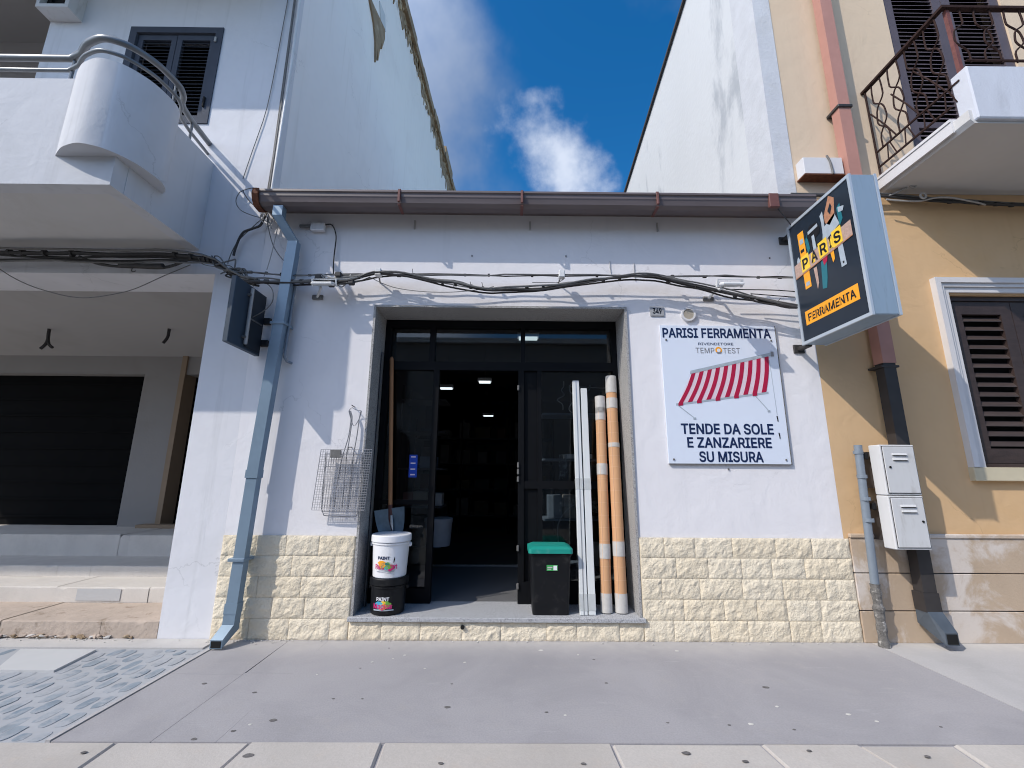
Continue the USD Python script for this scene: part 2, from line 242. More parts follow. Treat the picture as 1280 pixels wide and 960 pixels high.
def glass(name, tint, gl=0.9):
    return usdkit.material(stage, '/World/Looks/'+name, {
        't': ('transparent_bsdf', {'color': tint}), 'g': ('glossy_bsdf', {'color': (gl, gl, gl), 'roughness': 0.01}), 'f': ('fresnel', {'IOR': 1.5}), 'm': ('mix_closure', {})},
        [('f.fac', 'm.fac'), ('t.BSDF', 'm.closure1'), ('g.BSDF', 'm.closure2')], surface='m.closure')
M['glass'] = glass('door_glass', (.72, .75, .76))
M['film'] = usdkit.material(stage, '/World/Looks/clear_film', {
    't': ('transparent_bsdf', {'color': (.9, .9, .9)}), 'g': ('principled_bsdf', {'base_color': (.6, .65, .68), 'roughness': 0.15}), 'n': ('noise_texture', {'scale': 25.0, 'detail': 4.0}),
    'r': ('map_range', {'from_min': .45, 'from_max': .65, 'to_min': .08, 'to_max': .6, 'clamp': True}), 'm': ('mix_closure', {})},
    [('n.fac', 'r.value'), ('r.result', 'm.fac'), ('t.BSDF', 'm.closure1'), ('g.BSDF', 'm.closure2')], surface='m.closure')
M['tube_light'] = usdkit.material(stage, '/World/Looks/lit_tube', {'e': ('emission', {'color': (.85, .97, 1.0), 'strength': 0.8})}, [], surface='e.emission')

# ------------------------------------------------------------------ mesh helpers
cat = trimesh.util.concatenate
def B(x0, x1, y0, y1, z0, z1, b=0.0):
    x0, x1 = min(x0, x1), max(x0, x1); y0, y1 = min(y0, y1), max(y0, y1); z0, z1 = min(z0, z1), max(z0, z1)
    if b <= 0:
        m = trimesh.creation.box((x1-x0, y1-y0, z1-z0)); m.apply_translation(((x0+x1)/2, (y0+y1)/2, (z0+z1)/2)); return m
    p = []
    for sx, (a, c) in ((1, (x0, x1)), (-1, (x1, x0))):
        for sy, ya in ((1, y0), (-1, y1)):
            for sz, za in ((1, z0), (-1, z1)):
                p += [(a+sx*b, ya+sy*b, za), (a+sx*b, ya, za+sz*b), (a, ya+sy*b, za+sz*b)]
    return trimesh.convex.convex_hull(np.array(p))
def T(pts, r, n=8, closed=False):
    """a tube along a polyline (radius r, one number or one per point)"""
    P = np.asarray(pts, float); m = len(P); R = np.broadcast_to(r, m)
    t = np.gradient(P, axis=0) if not closed else np.roll(P, -1, 0) - np.roll(P, 1, 0)
    t /= np.linalg.norm(t, axis=1, keepdims=True)+1e-12
    a = np.cross(t[0], [0, 0, 1.0]);
    if np.linalg.norm(a) < .1: a = np.cross(t[0], [0, 1.0, 0])
    a /= np.linalg.norm(a); V_ = []
    for i in range(m):
        a = a - t[i]*(a@t[i]); a /= np.linalg.norm(a)+1e-12; b = np.cross(t[i], a)
        for k in range(n):
            w = 2*math.pi*k/n; V_.append(P[i]+R[i]*(a*math.cos(w)+b*math.sin(w)))
    F = []
    for i in range(m if closed else m-1):
        j = (i+1) % m
        for k in range(n):
            l = (k+1) % n; F += [(i*n+k, j*n+l, j*n+k), (i*n+k, i*n+l, j*n+l)]
    if not closed:
        c0 = len(V_); V_ += [P[0], P[-1]]
        for k in range(n):
            l = (k+1) % n; F += [(c0, l, k), (c0+1, (m-1)*n+k, (m-1)*n+l)]
    me = trimesh.Trimesh(np.array(V_), np.array(F), process=False); me.fix_normals(); return me
def smooth_path(pts, n=6):
    P = np.asarray(pts, float)
    if len(P) < 3: return P
    from scipy.interpolate import PchipInterpolator
    s = np.concatenate([[0], np.cumsum(np.linalg.norm(np.diff(P, axis=0), axis=1))])
    q = np.linspace(0, s[-1], (len(P)-1)*n+1)
    return np.stack([PchipInterpolator(s, P[:, k])(q) for k in range(3)], 1)
def lathe(prof, c, n=32):
    m = trimesh.creation.revolve(np.array(prof, float), sections=n); m.apply_translation(c); return m
def ext(poly, t):
    gs = getattr(poly, 'geoms', [poly])
    return cat([trimesh.creation.extrude_polygon(g, t, engine='earcut') for g in gs if g.area > 1e-9])
def remap(m, ex, ey, ez, o):
    A = np.eye(4); A[:3, 0], A[:3, 1], A[:3, 2], A[:3, 3] = ex, ey, ez, o
    m = m.copy(); m.apply_transform(A); return m
def on_wall(m, x, y, z):          # flat art facing the street (-Y): art x -> X, art y -> Z
    return remap(m, (1, 0, 0), (0, 0, 1), (0, -1, 0), (x, y, z))
def on_left(m, x, y, z):          # flat art facing left (-X), reading away from the wall
    return remap(m, (0, -1, 0), (0, 0, 1), (-1, 0, 0), (x, y, z))
def wallpoly(pts, y, t):          # polygon in X,Z, standing out of plane y by t
    return on_wall(ext(Polygon(pts), t), 0, y, 0)
def text(s, width, height, bold=True, d=.002):
    m = meshkit.text_mesh(s, height, d, bold)
    if bold:      # heavier strokes: outline of the letters grown a little
        fz = np.all(np.abs(m.triangles[:, :, 2]) < 1e-9, axis=1)
        m = ext(shapely.union_all([Polygon(t[:, :2]) for t in m.triangles[fz]]).buffer(height*.012, quad_segs=2).simplify(height*.008), d)
    b = m.bounds
    m.apply_translation((-b[0][0], 0, 0)); m.apply_scale((width/(b[1][0]-b[0][0]), 1, 1)); return m
def quadstrip(A, Bp):
    n = len(A); v = np.vstack([A, Bp]); f = []
    for i in range(n-1): f += [(i, i+1, n+i+1), (i, n+i+1, n+i)]
    return trimesh.Trimesh(v, f, process=False)

# ------------------------------------------------------------------ scene helpers
used = {}
def uname(parent, name):
    k = (parent, name); i = used.get(k, 0); used[k] = i+1
    return f'{parent}/{name}' if i == 0 else f'{parent}/{name}_{i:03d}'
LOC = {}
def data(p, label=None, category=None, group=None, kind=None):
    for k, v in (('label', label), ('category', category), ('group', group), ('kind', kind)):
        if v: p.SetCustomDataByKey(k, v)
def thing(name, label, category, loc=(0, 0, 0), group=None, kind=None):
    path = uname('/World', name); x = UsdGeom.Xform.Define(stage, path); x.AddTranslateOp().Set(Gf.Vec3d(*map(float, loc)))
    data(x.GetPrim(), label, category, group, kind); LOC[path] = np.array(loc, float); return path
def part(parent, name, mesh, m, smooth=False, label=None, kind=None):
    """a mesh given in the place's coordinates, stored under its thing (or part)"""
    path = uname(parent, name); root = '/'.join(parent.split('/')[:3]); o = LOC[root]
    LOC[root]
    mesh = mesh.copy(); mesh.apply_translation(-o)
    p = usdkit.mesh(stage, path, mesh, M[m] if isinstance(m, str) else m, smooth=smooth); data(p.GetPrim(), label=label, kind=kind)
    return path
def single(name, mesh, m, label, category, group=None, kind=None, smooth=False):
    path = uname('/World', name); p = usdkit.mesh(stage, path, mesh, M[m] if isinstance(m, str) else m, smooth=smooth)
    data(p.GetPrim(), label, category, group, kind); LOC[path] = np.zeros(3); return path

# ================================================================== GROUND
single('ground', B(-150, 150, -150, 150, -.36, -.16), 'earth', 'bare ground under and beyond the street', 'ground', kind='structure')
single('road', B(-80, 80, -9.5, -1.72, -.159, -.13), 'asphalt', 'grey asphalt road in front of the kerb', 'road', kind='structure')
pav = thing('pavement', 'grey concrete pavement in front of the shop', 'pavement', (0, -.7, 0), kind='structure')
# main concrete sheet in slabs parted by open joints
JX = [-2.235, -1.735, -1.42, .08]
cuts = [-2.235, -1.735, 2.925]
def slab(x0a, x1a, x0b, x1b, y0, y1, z0=-.158, z1=0.0):
    """slab with slanted sides: x0a/x1a at the street end y0, x0b/x1b at the wall end y1"""
    v = np.array([(x0a, y0, z0), (x1a, y0, z0), (x1b, y1, z0), (x0b, y1, z0), (x0a, y0, z1), (x1a, y0, z1), (x1b, y1, z1), (x0b, y1, z1)], float)
    m = trimesh.convex.convex_hull(v); return m
part(pav, 'paving_slab', slab(-2.232, -1.7485, -2.218, -1.7385, -1.352, -.6165), 'concrete')
part(pav, 'paving_slab', slab(-2.218, -1.7385, -2.21, -1.7295, -.615, .02), 'concrete')
part(pav, 'paving_slab', slab(-1.746, -1.4285, -1.736, -1.4225, -1.352, -.598), 'concrete')
part(pav, 'paving_slab', slab(-1.7275, -1.4225, -1.7275, -1.4215, -.596, .02), 'concrete')
part(pav, 'paving_slab', slab(-1.427, 2.93, -1.42, 2.90, -1.352, .02), 'concrete')
part(pav, 'paving_slab', slab(2.936, 9.0, 2.906, 9.0, -1.352, .02), 'concrete_pale', label='paler patch of pavement at the right')
# setts on the left with pale grout and a white cover slab
part(pav, 'grout_bed', B(-9, -2.24, -1.352, .0, -.158, -.010), 'grout')
hole = (-3.66, -2.98, -.61, -.20)
row = 0; sx, sy = .088, .185; x = -2.29
while x > -4.45:
    off = rnd.uniform(0, sy); y = -1.345 - off
    while y < -.20:
        y0, y1 = max(y, -1.345), min(y+sy-.028, -.19)
        cx, cy = x-sx/2, (y0+y1)/2
        if y1-y0 > .05 and not (hole[0] < cx < hole[1] and hole[2] < cy < hole[3]) and not (cx < -3.7 and cy > -.42) and not (cx < -3.55 and cy < -1.05):
            j = rnd.uniform(-.008, .008); w = (sx-rnd.uniform(.010, .03))/2; hl = (y1-y0)/2-rnd.uniform(0, .012); pts_ = []
            for k in range(14):
                a = 2*math.pi*k/14; ca, sa = math.cos(a), math.sin(a); f_ = rnd.uniform(.88, 1.06)
                pts_.append((cx+j+w*f_*math.copysign(abs(ca)**.6, ca), cy+hl*f_*math.copysign(abs(sa)**.75, sa)))
            b = ext(Polygon(pts_).buffer(0), .05); b.apply_translation((0, 0, -.0585+rnd.uniform(-.001, .0025)))
            part(pav, 'sett', b, M['sett'][rnd.choice([0, 0, 1, 1, 2, 3])])
        y += sy
    x -= sx+rnd.uniform(0, .006)
part(pav, 'white_cover_slab', slab(-3.37-.03, -3.01, -3.62, -3.06, -.58, -.225, -.05, .004), 'white_slab', label='white square slab set in the setts')
part(pav, 'cement_border', B(-9, -2.30, -.185, -.004, -.05, .002), 'concrete_pale')
part(pav, 'cement_border', B(-9, -3.72, -.40, -.30, -.05, .002), 'concrete_pale')
part(pav, 'edge_strip', slab(-2.262, -2.238, -2.246, -2.216, -1.352, -.01, -.05, .006), 'concrete_pale')
# kerb stones
kj = [(-3.1, -3.12), (-2.52, -2.53), (-1.905, -1.90), (-1.255, -1.285), (-.61, -.59), (.515, .53), (1.25, 1.285), (1.73, 1.80), (2.20, 2.17), (2.92, 2.95), (3.7, 3.7)]
for i in range(len(kj)-1):
    (a0, a1), (b0, b1) = kj[i], kj[i+1]; g0, g1 = rnd.uniform(.002, .008), rnd.uniform(.001, .005)
    zt = .004+rnd.uniform(-.004, .004)
    yb = -1.362+rnd.uniform(-.004, .006)
    v = []
    for z in (-.156, zt-.012): v += [(a1+g0, -1.705, z), (b1-g1, -1.705, z), (b0-g1, yb+.003, z), (a0+g0, yb+.003, z)]
    v += [(a1+g0+.01, -1.69, zt), (b1-g1-.01, -1.69, zt), (b0-g1-.008, yb-.006, zt), (a0+g0+.008, yb-.006, zt)]
    part(pav, 'kerb_stone', trimesh.convex.convex_hull(np.array(v)), M['kerb'][i % 3])
part(pav, 'kerb_bed', B(-9, 9, -1.70, -1.353, -.158, -.007), 'concrete')
# spots of gum and litter, real little discs
def blot(x, y, r, sx=1.6, mname='debris', nm='gum_spot'):
    a = np.linspace(0, 2*math.pi, 12)[:-1]; q = [(x+r*sx*math.cos(t)*rnd.uniform(.8, 1.15), y+r*math.sin(t)*rnd.uniform(.8, 1.15)) for t in a]
    m = ext(Polygon(q), .0016); m.apply_translation((0, 0, .0002)); return part(pav, nm, m, mname)
for x, y, r in [(-.34, -1.02, .016), (.22, -1.07, .010), (1.62, -.77, .020), (-1.9, -.75, .014), (-1.52, -.86, .012), (-1.4, -1.26, .012), (-1.25, -1.16, .018), (-1.02, -.93, .008),
                (.62, -.36, .008), (-.35, -.74, .007), (-.85, -.93, .007), (.86, -1.17, .007), (1.18, -1.19, .008), (1.5, -1.23, .008), (.63, -.72, .009), (-.9, -.17, .006), (2.3, -1.2, .008), (-1.55, -1.33, .013), (-1.0, -.52, .006)]:
    blot(x, y, r*.72)
for x, y, r in [(-1.98, -1.45, .012), (-1.2, -1.47, .022), (.85, -1.44, .016), (1.1, -1.50, .012), (.35, -1.52, .010), (1.45, -1.42, .010), (-.3, -1.52, .010), (1.98, -1.46, .012)]:
    m = blot(x, y, r*.75)
    UsdGeom.Xformable(stage.GetPrimAtPath(m)).AddTranslateOp().Set(Gf.Vec3d(0, 0, .007))
for x, y, r in [(-1.35, -1.2, .006), (-.95, -.42, .006), (-.75, -.30, .007), (-.82, -.36, .005), (-.3, -.42, .007), (.25, -.20, .012), (.52, -.28, .006), (1.30, -1.18, .010), (1.55, -1.0, .007), (1.9, -1.08, .009), (2.0, -1.15, .007), (-.56, -.52, .006), (.32, -1.1, .006), (1.28, -.2, .01), (-1.25, -.62, .005)]:
    blot(x, y, r, 1.5, 'debris_pale', 'litter_speck')
gr = random.Random(3); bits = []
for i in range(150):
    x = gr.choice([gr.uniform(-2.36, -1.7), gr.uniform(-2.36, 2.85), gr.uniform(-4.2, -2.3)]); y = -.025-abs(gr.gauss(0, .03)); s = gr.uniform(.002, .006)
    b = trimesh.creation.icosphere(0, s); b.apply_scale((1.4, 1, .6)); b.apply_translation((x, y, .004+s*.4)); bits.append(b)
part(pav, 'rubble_crumbs', cat(bits), 'debris_pale', kind='stuff')

oh = thing('opposite_house', 'pale house with arched doors across the street, mirrored in the shop glass', 'house', (0, -12, 0))
part(oh, 'wall', B(-16, 16, -12.4, -12, -.13, 6.4), 'porch')
for i in range(7):
    xc = -13.5+4.5*i; a = np.linspace(0, math.pi, 12); q_ = [(xc-.75, -.1), (xc+.75, -.1)]+[(xc+.75*math.cos(t), 2.3+.75*math.sin(t)) for t in a]
    part(oh, 'arched_door', remap(ext(Polygon(q_), .03), (1, 0, 0), (0, 0, 1), (0, -1, 0), (0, -11.97, 0)), 'shutter_brown')
    part(oh, 'window', B(xc-.5, xc+.5, -11.99, -11.96, 4.0, 5.5), 'shutter_brown')
part(oh, 'cornice', B(-16, 16, -12.5, -11.8, 6.402, 6.6), 'soffit')
# ================================================================== SHOP BUILDING
shop = thing('shop_building', 'low white shop with cream rough stone base and dark glazed doorway', 'shop', (0.25, 0, 0))
XL, XR, DL, DR, ZT = -2.3695, 2.815, -1.245, 1.065, 2.815
wall = cat([B(XL, DL-.022, 0, .42, .02, 3.82), B(DR+.022, XR, 0, .42, .02, 3.82), B(DL-.022, DR+.022, 0, .42, ZT+.022, 3.82), B(DL-.022, DR+.022, .02, .42, 0, .135)])
part(shop, 'front_wall', wall, 'plaster')
# rough stone plinth
def stone(x0, x1, z0, z1, seed, y0=-.010):
    nx, nz = max(6, int((x1-x0)/.010)), 15
    xs = np.linspace(x0, x1, nx+1); zs = np.linspace(z0, z1, nz+1)
    X, Z = np.meshgrid(xs, zs); e = np.minimum(np.minimum(X-x0, x1-X), np.minimum(Z-z0, z1-Z)); e2 = np.clip(e/.006, 0, 1)*np.clip(.55+1.2*meshkit.noise(np.stack([X*9, Z*9, X*0+seed], -1), 2), 0, 1)+(1-np.clip(.55+1.2*meshkit.noise(np.stack([X*9, Z*9, X*0+seed], -1), 2), 0, 1)); e = np.clip(e/.035, 0, 1)
    P = np.stack([X, Z, np.full_like(X, 1.3)], -1); Ps = np.stack([X, Z, np.full_like(X, seed*3.7)], -1)
    h = meshkit.fbm(P*7.0, 2, 5)-.5; h2 = meshkit.fbm(P*26.0, 3, 9)-.5; hs = np.abs(meshkit.fbm(Ps*11.0, 2, seed % 40)-.5)*2-.35
    r_ = np.random.RandomState(seed); tx, tz, off = r_.uniform(-.03, .03), r_.uniform(-.05, .05), r_.uniform(-.003, .004)
    D = .010+off+.010*h+.014*h2-.016*hs+tx*(X-(x0+x1)/2)+tz*(Z-(z0+z1)/2)
    h3 = meshkit.fbm(P*58.0, 2, 4)-.5; Dc = np.maximum(.009+.008*h+.016*h2+.011*h3, .002); Di = .35*off-.011*hs+.003+.5*tx*(X-(x0+x1)/2)+.5*tz*(Z-(z0+z1)/2)+.005*(np.abs(meshkit.fbm(Ps*21.0, 2, seed % 37)-.5)*2-.3)
    Y = y0 - np.maximum(Dc+e*Di, .002)*(.62+.38*e2)
    jx = (meshkit.noise(P*40, 3)-.5)*.004*(e > .1)
    v = np.stack([X+jx, Y, Z], -1).reshape(-1, 3); f = []
    for i in range(nz):
        for j in range(nx):
            a = i*(nx+1)+j; f += [(a, a+1, a+nx+2), (a, a+nx+2, a+nx+1)]
    # sides
    border = [j for j in range(nx+1)] + [i*(nx+1)+nx for i in range(1, nz+1)] + [nz*(nx+1)+j for j in range(nx-1, -1, -1)] + [i*(nx+1) for i in range(nz-1, 0, -1)]
    n0 = len(v); back = v[border].copy(); back[:, 1] = -.0065
    v = np.vstack([v, back]); k = len(border)
    for i in range(k):
        j = (i+1) % k; f += [(border[i], n0+i, n0+j), (border[i], n0+j, border[j])]
    return trimesh.Trimesh(v, f, process=False)
courses = [0.0, .155, .312, .470, .630, .790]
back = cat([B(XL+.002, DL-.024, -.010, .01, .001, .782), B(DR+.024, XR+.028, -.010, -.001, .001, .782), B(DL-.024, DR+.024, -.010, .03, .001, .138)])
plinth = part(shop, 'stone_plinth', back, 'stone_joint')
sid = 0
def course(x0, x1, z0, z1, shift):
    global sid
    x = x0; first = True
    while x < x1-.01:
        w = rnd.uniform(.24, .37)
        if first: w = shift
        first = False
        e = x+w
        if x1-e < .13: e = x1
        e = min(e, x1); sid += 1
        part(plinth, 'stone_block', stone(x+.0012, e-.0012, z0+.001, z1-.001, sid), rnd.choice(M['stone']), smooth=35)
        x = e
for i in range(5):
    sh = [.30, .17, .33, .22, .28][i]
    course(XL+.004, DL-.03, courses[i], courses[i+1], sh)
    course(DR+.03, XR+.03, courses[i], courses[i+1], [.24, .33, .16, .29, .2][i])
course(DL-.026, DR+.026, .0, .137, .26)
# granite surround: jambs, lintel, threshold
sur = part(shop, 'door_lintel', B(DL-.02, DR+.02, -.012, .33, ZT, ZT+.02), 'granite')
part(shop, 'door_jamb', B(DL-.02, DL, -.014, .33, .178, ZT-.001), 'granite')
part(shop, 'door_jamb', B(DR, DR+.02, -.014, .33, .178, ZT-.001), 'granite')
part(shop, 'threshold', B(DL-.035, DR+.04, -.045, .42, .142, .176, .004), 'granite_worn')
part(shop, 'threshold', B(DL+.002, DR-.002, .424, 2.0, .142, .173), 'granite_floor', label='grey granite entrance floor')
# black aluminium shopfront
FY0, FY1 = .335, .40
fr = cat([B(DL, DL+.06, FY0, FY1, .177, ZT), B(DR-.05, DR, FY0, FY1, .177, ZT), B(DL+.06, DR-.05, FY0, FY1, ZT-.075, ZT),
          B(DL+.06, DR-.05, FY0, FY1, 2.30, 2.385), B(-.80, -.745, FY0, FY1, 2.385, ZT-.075), B(.11, .15, FY0, FY1, 2.385, ZT-.075),
          B(-.745, -.69, FY0, FY1, .177, 2.30), B(.085, .14, FY0, FY1, .177, 2.30), B(DL+.06, -.745, FY0, FY1, .177, .30), B(.14, DR-.05, FY0, FY1, .177, .36), B(.14, DR-.05, FY0+.005, FY1-.005, 1.17, 1.24), B(.27, .31, FY0+.004, FY1-.004, .36, 1.17), B(.27, .31, FY0+.004, FY1-.004, 1.24, 2.30), B(DL+.06, -.745, FY0+.005, FY1-.005, 1.02, 1.06)])
sf = part(shop, 'shopfront_frame', fr, 'frame')
for x0, x1, z0, z1 in [(DL+.06, -.80, 2.385, ZT-.075), (-.745, .11, 2.385, ZT-.075), (.15, DR-.05, 2.385, ZT-.075), (DL+.06, -.745, 1.06, 2.30), (DL+.06, -.745, .30, 1.02), (.31, DR-.05, 1.24, 2.30), (.31, DR-.05, .36, 1.17)]:
    part(sf, 'glass_pane', B(x0, x1, .366, .372, z0, z1), 'glass')
part(sf, 'panel', B(.14, .27, .362, .376, .36, 1.17), 'frame'); part(sf, 'panel', B(.14, .27, .362, .376, 1.24, 2.30), 'frame')
for z in (.30, .62, 1.23, 1.30, 1.36, 2.1): part(sf, 'hinge', B(.075, .095, .318, .337, z, z+.05, .004), 'cable_grey')
# interior shell
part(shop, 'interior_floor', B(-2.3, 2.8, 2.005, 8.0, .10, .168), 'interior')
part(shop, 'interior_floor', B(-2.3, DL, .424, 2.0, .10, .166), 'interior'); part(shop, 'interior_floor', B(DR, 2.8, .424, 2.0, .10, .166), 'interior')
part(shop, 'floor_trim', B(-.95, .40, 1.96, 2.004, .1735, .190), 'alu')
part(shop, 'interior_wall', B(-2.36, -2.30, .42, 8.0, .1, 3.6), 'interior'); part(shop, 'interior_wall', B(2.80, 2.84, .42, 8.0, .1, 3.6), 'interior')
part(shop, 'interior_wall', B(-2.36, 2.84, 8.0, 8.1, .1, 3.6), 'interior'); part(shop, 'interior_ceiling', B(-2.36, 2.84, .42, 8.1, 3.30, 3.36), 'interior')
# roof, tiles and gutter
rv = trimesh.convex.convex_hull(np.array([(XL+.01, -.13, 3.86), (XR-.01, -.13, 3.86), (XL+.01, 9, 4.06), (XR-.01, 9, 4.06), (XL+.01, -.13, 3.825), (XR-.01, -.13, 3.825), (XL+.01, 9, 3.825), (XR-.01, 9, 3.825)]))
rf = part(shop, 'roof', rv, 'tile')
x = XL+.05
while x < XR-.10:
    w = rnd.uniform(.17, .20); a = np.linspace(0, math.pi, 6); hh = .022+rnd.uniform(-.006, .007)
    q = [(x+w/2-w/2*math.cos(t), hh*math.sin(t)) for t in a]
    m = remap(ext(Polygon(q), .5), (1, 0, 0), (0, 0, 1), (0, -1, 0), (0, .29, 3.858)); part(rf, 'roof_tile', m, 'tile'); x += w
part(shop, 'eave_soffit', B(XL+.005, XR-.005, -.13, -.001, 3.78, 3.823), 'iron_gutter')
def gprof(x0, x1, lip=True):
    q = [(-.285, 3.835), (-.297, 3.835), (-.300, 3.815), (-.287, 3.808), (-.287, 3.775), (-.281, 3.768), (-.270, 3.722), (-.235, 3.700), (-.155, 3.700), (-.135, 3.715), (-.135, 3.825), (-.145, 3.825), (-.145, 3.722), (-.160, 3.712), (-.232, 3.712), (-.260, 3.730), (-.272, 3.772), (-.277, 3.8)]
    m = ext(Polygon(q), x1-x0); return remap(m, (0, 1, 0), (0, 0, 1), (1, 0, 0), (x0, 0, 0))
gut = part(shop, 'gutter', gprof(-2.30, 2.80), 'iron_gutter', smooth=30)
part(gut, 'gutter_end', remap(ext(Polygon([(-.30, 3.84), (-.31, 3.78), (-.285, 3.72), (-.25, 3.685), (-.17, 3.68), (-.13, 3.70), (-.12, 3.80), (-.17, 3.845), (-.24, 3.85)]), .055), (0, 1, 0), (0, 0, 1), (1, 0, 0), (-2.356, 0, 0)), 'rust', label='rusty gutter end'); part(gut, 'gutter_end', B(2.801, 2.806, -.29, -.14, 3.705, 3.825), 'iron_gutter')
for xb in (-1.02, .10, 1.34):
    part(gut, 'gutter_bracket', cat([B(xb-.011, xb+.011, -.308, -.286, 3.715, 3.838, .003), B(xb-.013, xb+.013, -.29, -.13, 3.694, 3.699), B(xb-.012, xb+.012, -.30, -.12, 3.838, 3.844)]), 'gutter_red')
    part(gut, 'bracket_stub', B(xb+.08, xb+.092, -.015, 0, 3.62, 3.71), 'cable_pale')
part(gut, 'gutter_joint', B(2.36, 2.45, -.306, -.272, 3.70, 3.838, .004), 'gutter_red', label='reddish gutter joint near the right end')
# nails and small marks on the wall
for x, z in [(-.37, 3.344), (.53, 3.35), (2.49, 3.35), (1.90, 1.355)]:
    part(shop, 'wall_nail', B(x-.006, x+.006, -.010, .001, z-.009, z+.009, .003), 'cable_grey')
for x, z, t in [(.95, 3.30, .12), (1.18, 3.28, .18)]:
    part(shop, 'wall_wire', T([(x, -.006, z), (x-.004, -.008, z-t*.5), (x+.004, -.006, z-t)], .003), 'cable_pale')
part(shop, 'drain_hole', remap(trimesh.creation.cylinder(.016, .012, sections=16), (1, 0, 0), (0, 0, 1), (0, -1, 0), (-.36, -.035, .105)), 'black')

q0 = random.Random(21)
# interior goods (dim)
def goods(name, mesh, m, label, category, **k): return single(name, mesh, m, label, category, **k)
for i, (x, y, z, w) in enumerate([(-1.085, 3.48, 2.75, .10), (-.396, 2.94, 2.75, .09), (.317, 3.49, 2.75, .09), (.237, 1.6, 3.05, .12), (-.49, 6.2, 2.65, .11)]):
    c = thing('ceiling_lamp', ['small lit lamp strip at the left of the dark shop ceiling', 'lit lamp strip above the middle of the doorway', 'lit lamp strip seen through the right glass panel, lower one', 'pale lit lamp strip nearest the glass fanlight', 'lit lamp strip farthest back in the dark shop'][i], 'lamp', (x, y, z), group=None)
    part(c, 'lamp_tube', B(x-w, x+w, y-.05, y+.05, z-.02, z), 'tube_light'); part(c, 'lamp_body', B(x-w-.02, x+w+.02, y-.06, y+.06, z+.002, z+.05), 'white_plastic')
    part(c, 'hanger', T([(x, y, z+.05), (x, y, 3.3)], .006, 6), 'cable')
roll = cat([remap(trimesh.creation.cylinder(.15, .34, sections=28), (1, 0, 0), (0, .94, .34), (0, -.34, .94), (-.84, 1.25, .62)), B(-.99, -.72, 1.2, 1.5, .17, .46, .02)])
t = thing('wall_shelf', 'dark shelf unit against the left side inside the shop', 'shelf', (-1.0, 1.7, .17))
for z in (.45, .90, 1.35, 1.8, 2.2): part(t, 'shelf', B(-1.35, -.80, 1.55, 2.0, z, z+.02), 'interior')
for y in (1.56, 1.97): part(t, 'upright', B(-1.35, -1.32, y, y+.03, .17, 2.4), 'frame')
goods('paint_tub', lathe([(0, 0), (.145, 0), (.165, .26), (.170, .27), (.170, .31), (.15, .315), (0, .315)], (-.84, 1.62, .472)), M['goods'][4], 'greyish round tub lying behind the left glass inside', 'tub', smooth=35)
for i, (x, y, z, w, h, g, lb) in enumerate([(-1.06, 1.7, .922, .10, .17, 0, 'tan box on the inside shelf beside the shovel handle'), (-.90, 1.7, .922, .09, .15, 1, 'pale grey carton on the inside shelf next to the tan box'), (-1.22, 1.7, .922, .06, .16, 2, 'dark red box at the far left of the inside shelf'), (-1.0, 1.7, 1.372, .10, .14, 3, 'blue grey box on the upper inside shelf')]):
    goods('goods_box', B(x-w, x+w, y-.1, y+.1, z, z+h, .006), M['goods'][g], lb, 'box')
t = thing('display_shelf', 'glass display shelves with wrapped goods behind the right pane', 'shelf', (.7, .7, .17))
for z in (.42, .86, 1.44, 1.9): part(t, 'shelf', B(.34, 1.02, .58, .92, z, z+.018), M['goods'][3])
for x in (.34, 1.0): part(t, 'upright', B(x, x+.02, .90, .92, .17, 2.2), 'frame')
goods('wrapped_pack', B(.56, .84, .60, .74, 1.46, 1.505, .004), 'white_plastic', 'white packet on the display shelf behind the white profiles', 'packet')
v = np.array([(.50, .57, 1.48), (.60, .56, 1.48), (.74, .57, 1.48)]); 
def drape(x0, x1, y, z1, z0, seed):
    n = 14; xs = np.linspace(x0, x1, n); r = np.random.RandomState(seed)
    A = np.stack([xs, y+.012*np.sin(xs*90)+r.uniform(-.006, .006, n), np.full(n, z1)], 1); Bq = A.copy(); Bq[:, 2] = z0+r.uniform(0, .07, n); Bq[:, 0] += r.uniform(-.01, .01, n)
    return quadstrip(A, Bq)
goods('clear_bag', drape(.50, .58, .57, 1.50, 1.24, 1), 'film', 'clear plastic bag hanging left of the white packet in the window', 'bag')
goods('clear_sack', drape(.50, .98, .56, 1.08, .93, 2), 'film', 'crumpled clear plastic over the lower display shelf in the window', 'plastic wrap')
for i, (x, z, c, lb) in enumerate([(.46, .90, 3, 'blue grey carton standing low behind the right pane above the bin'), (.62, .90, 1, 'small grey carton beside the bent wire behind the bin'), (.90, .44, 4, 'white tub at the bottom of the display shelves')]):
    goods('goods_carton', B(x-.07, x+.07, .64, .80, z-.02, z+.20, .005), M['goods'][c], lb, 'carton')
goods('bent_wire', T(smooth_path([(.49, .52, .55), (.47, .52, .80), (.52, .52, .92), (.66, .52, 1.02), (.74, .52, .97), (.76, .52, .84), (.74, .52, .62)], 6), .006, 6), 'alu', 'thin bent metal wire standing behind the green lidded bin', 'wire')
for k, (x0, z0) in enumerate([(.52, 2.02), (.66, 1.98), (.80, 1.98)]):
    r = np.random.RandomState(k+4); pts = [(x0+r.uniform(-.05, .05), .6+r.uniform(0, .05), z0+.24-.05*i) for i in range(7)]
    goods('hanging_tool', T(smooth_path(pts, 4), .006, 6), M['goods'][[1, 4, 3][k]], ['tangled cords hanging behind the pane left of the white profiles', 'pale metal hook hanging behind the pane over the profiles', 'bluish strap hanging behind the pane beside the tubes'][k], 'hardware')
goods('tool_rail', T([(.62, .62, 2.20), (1.0, .62, 2.19)], .006, 6), 'alu', 'thin metal rail behind the upper right pane', 'rail')

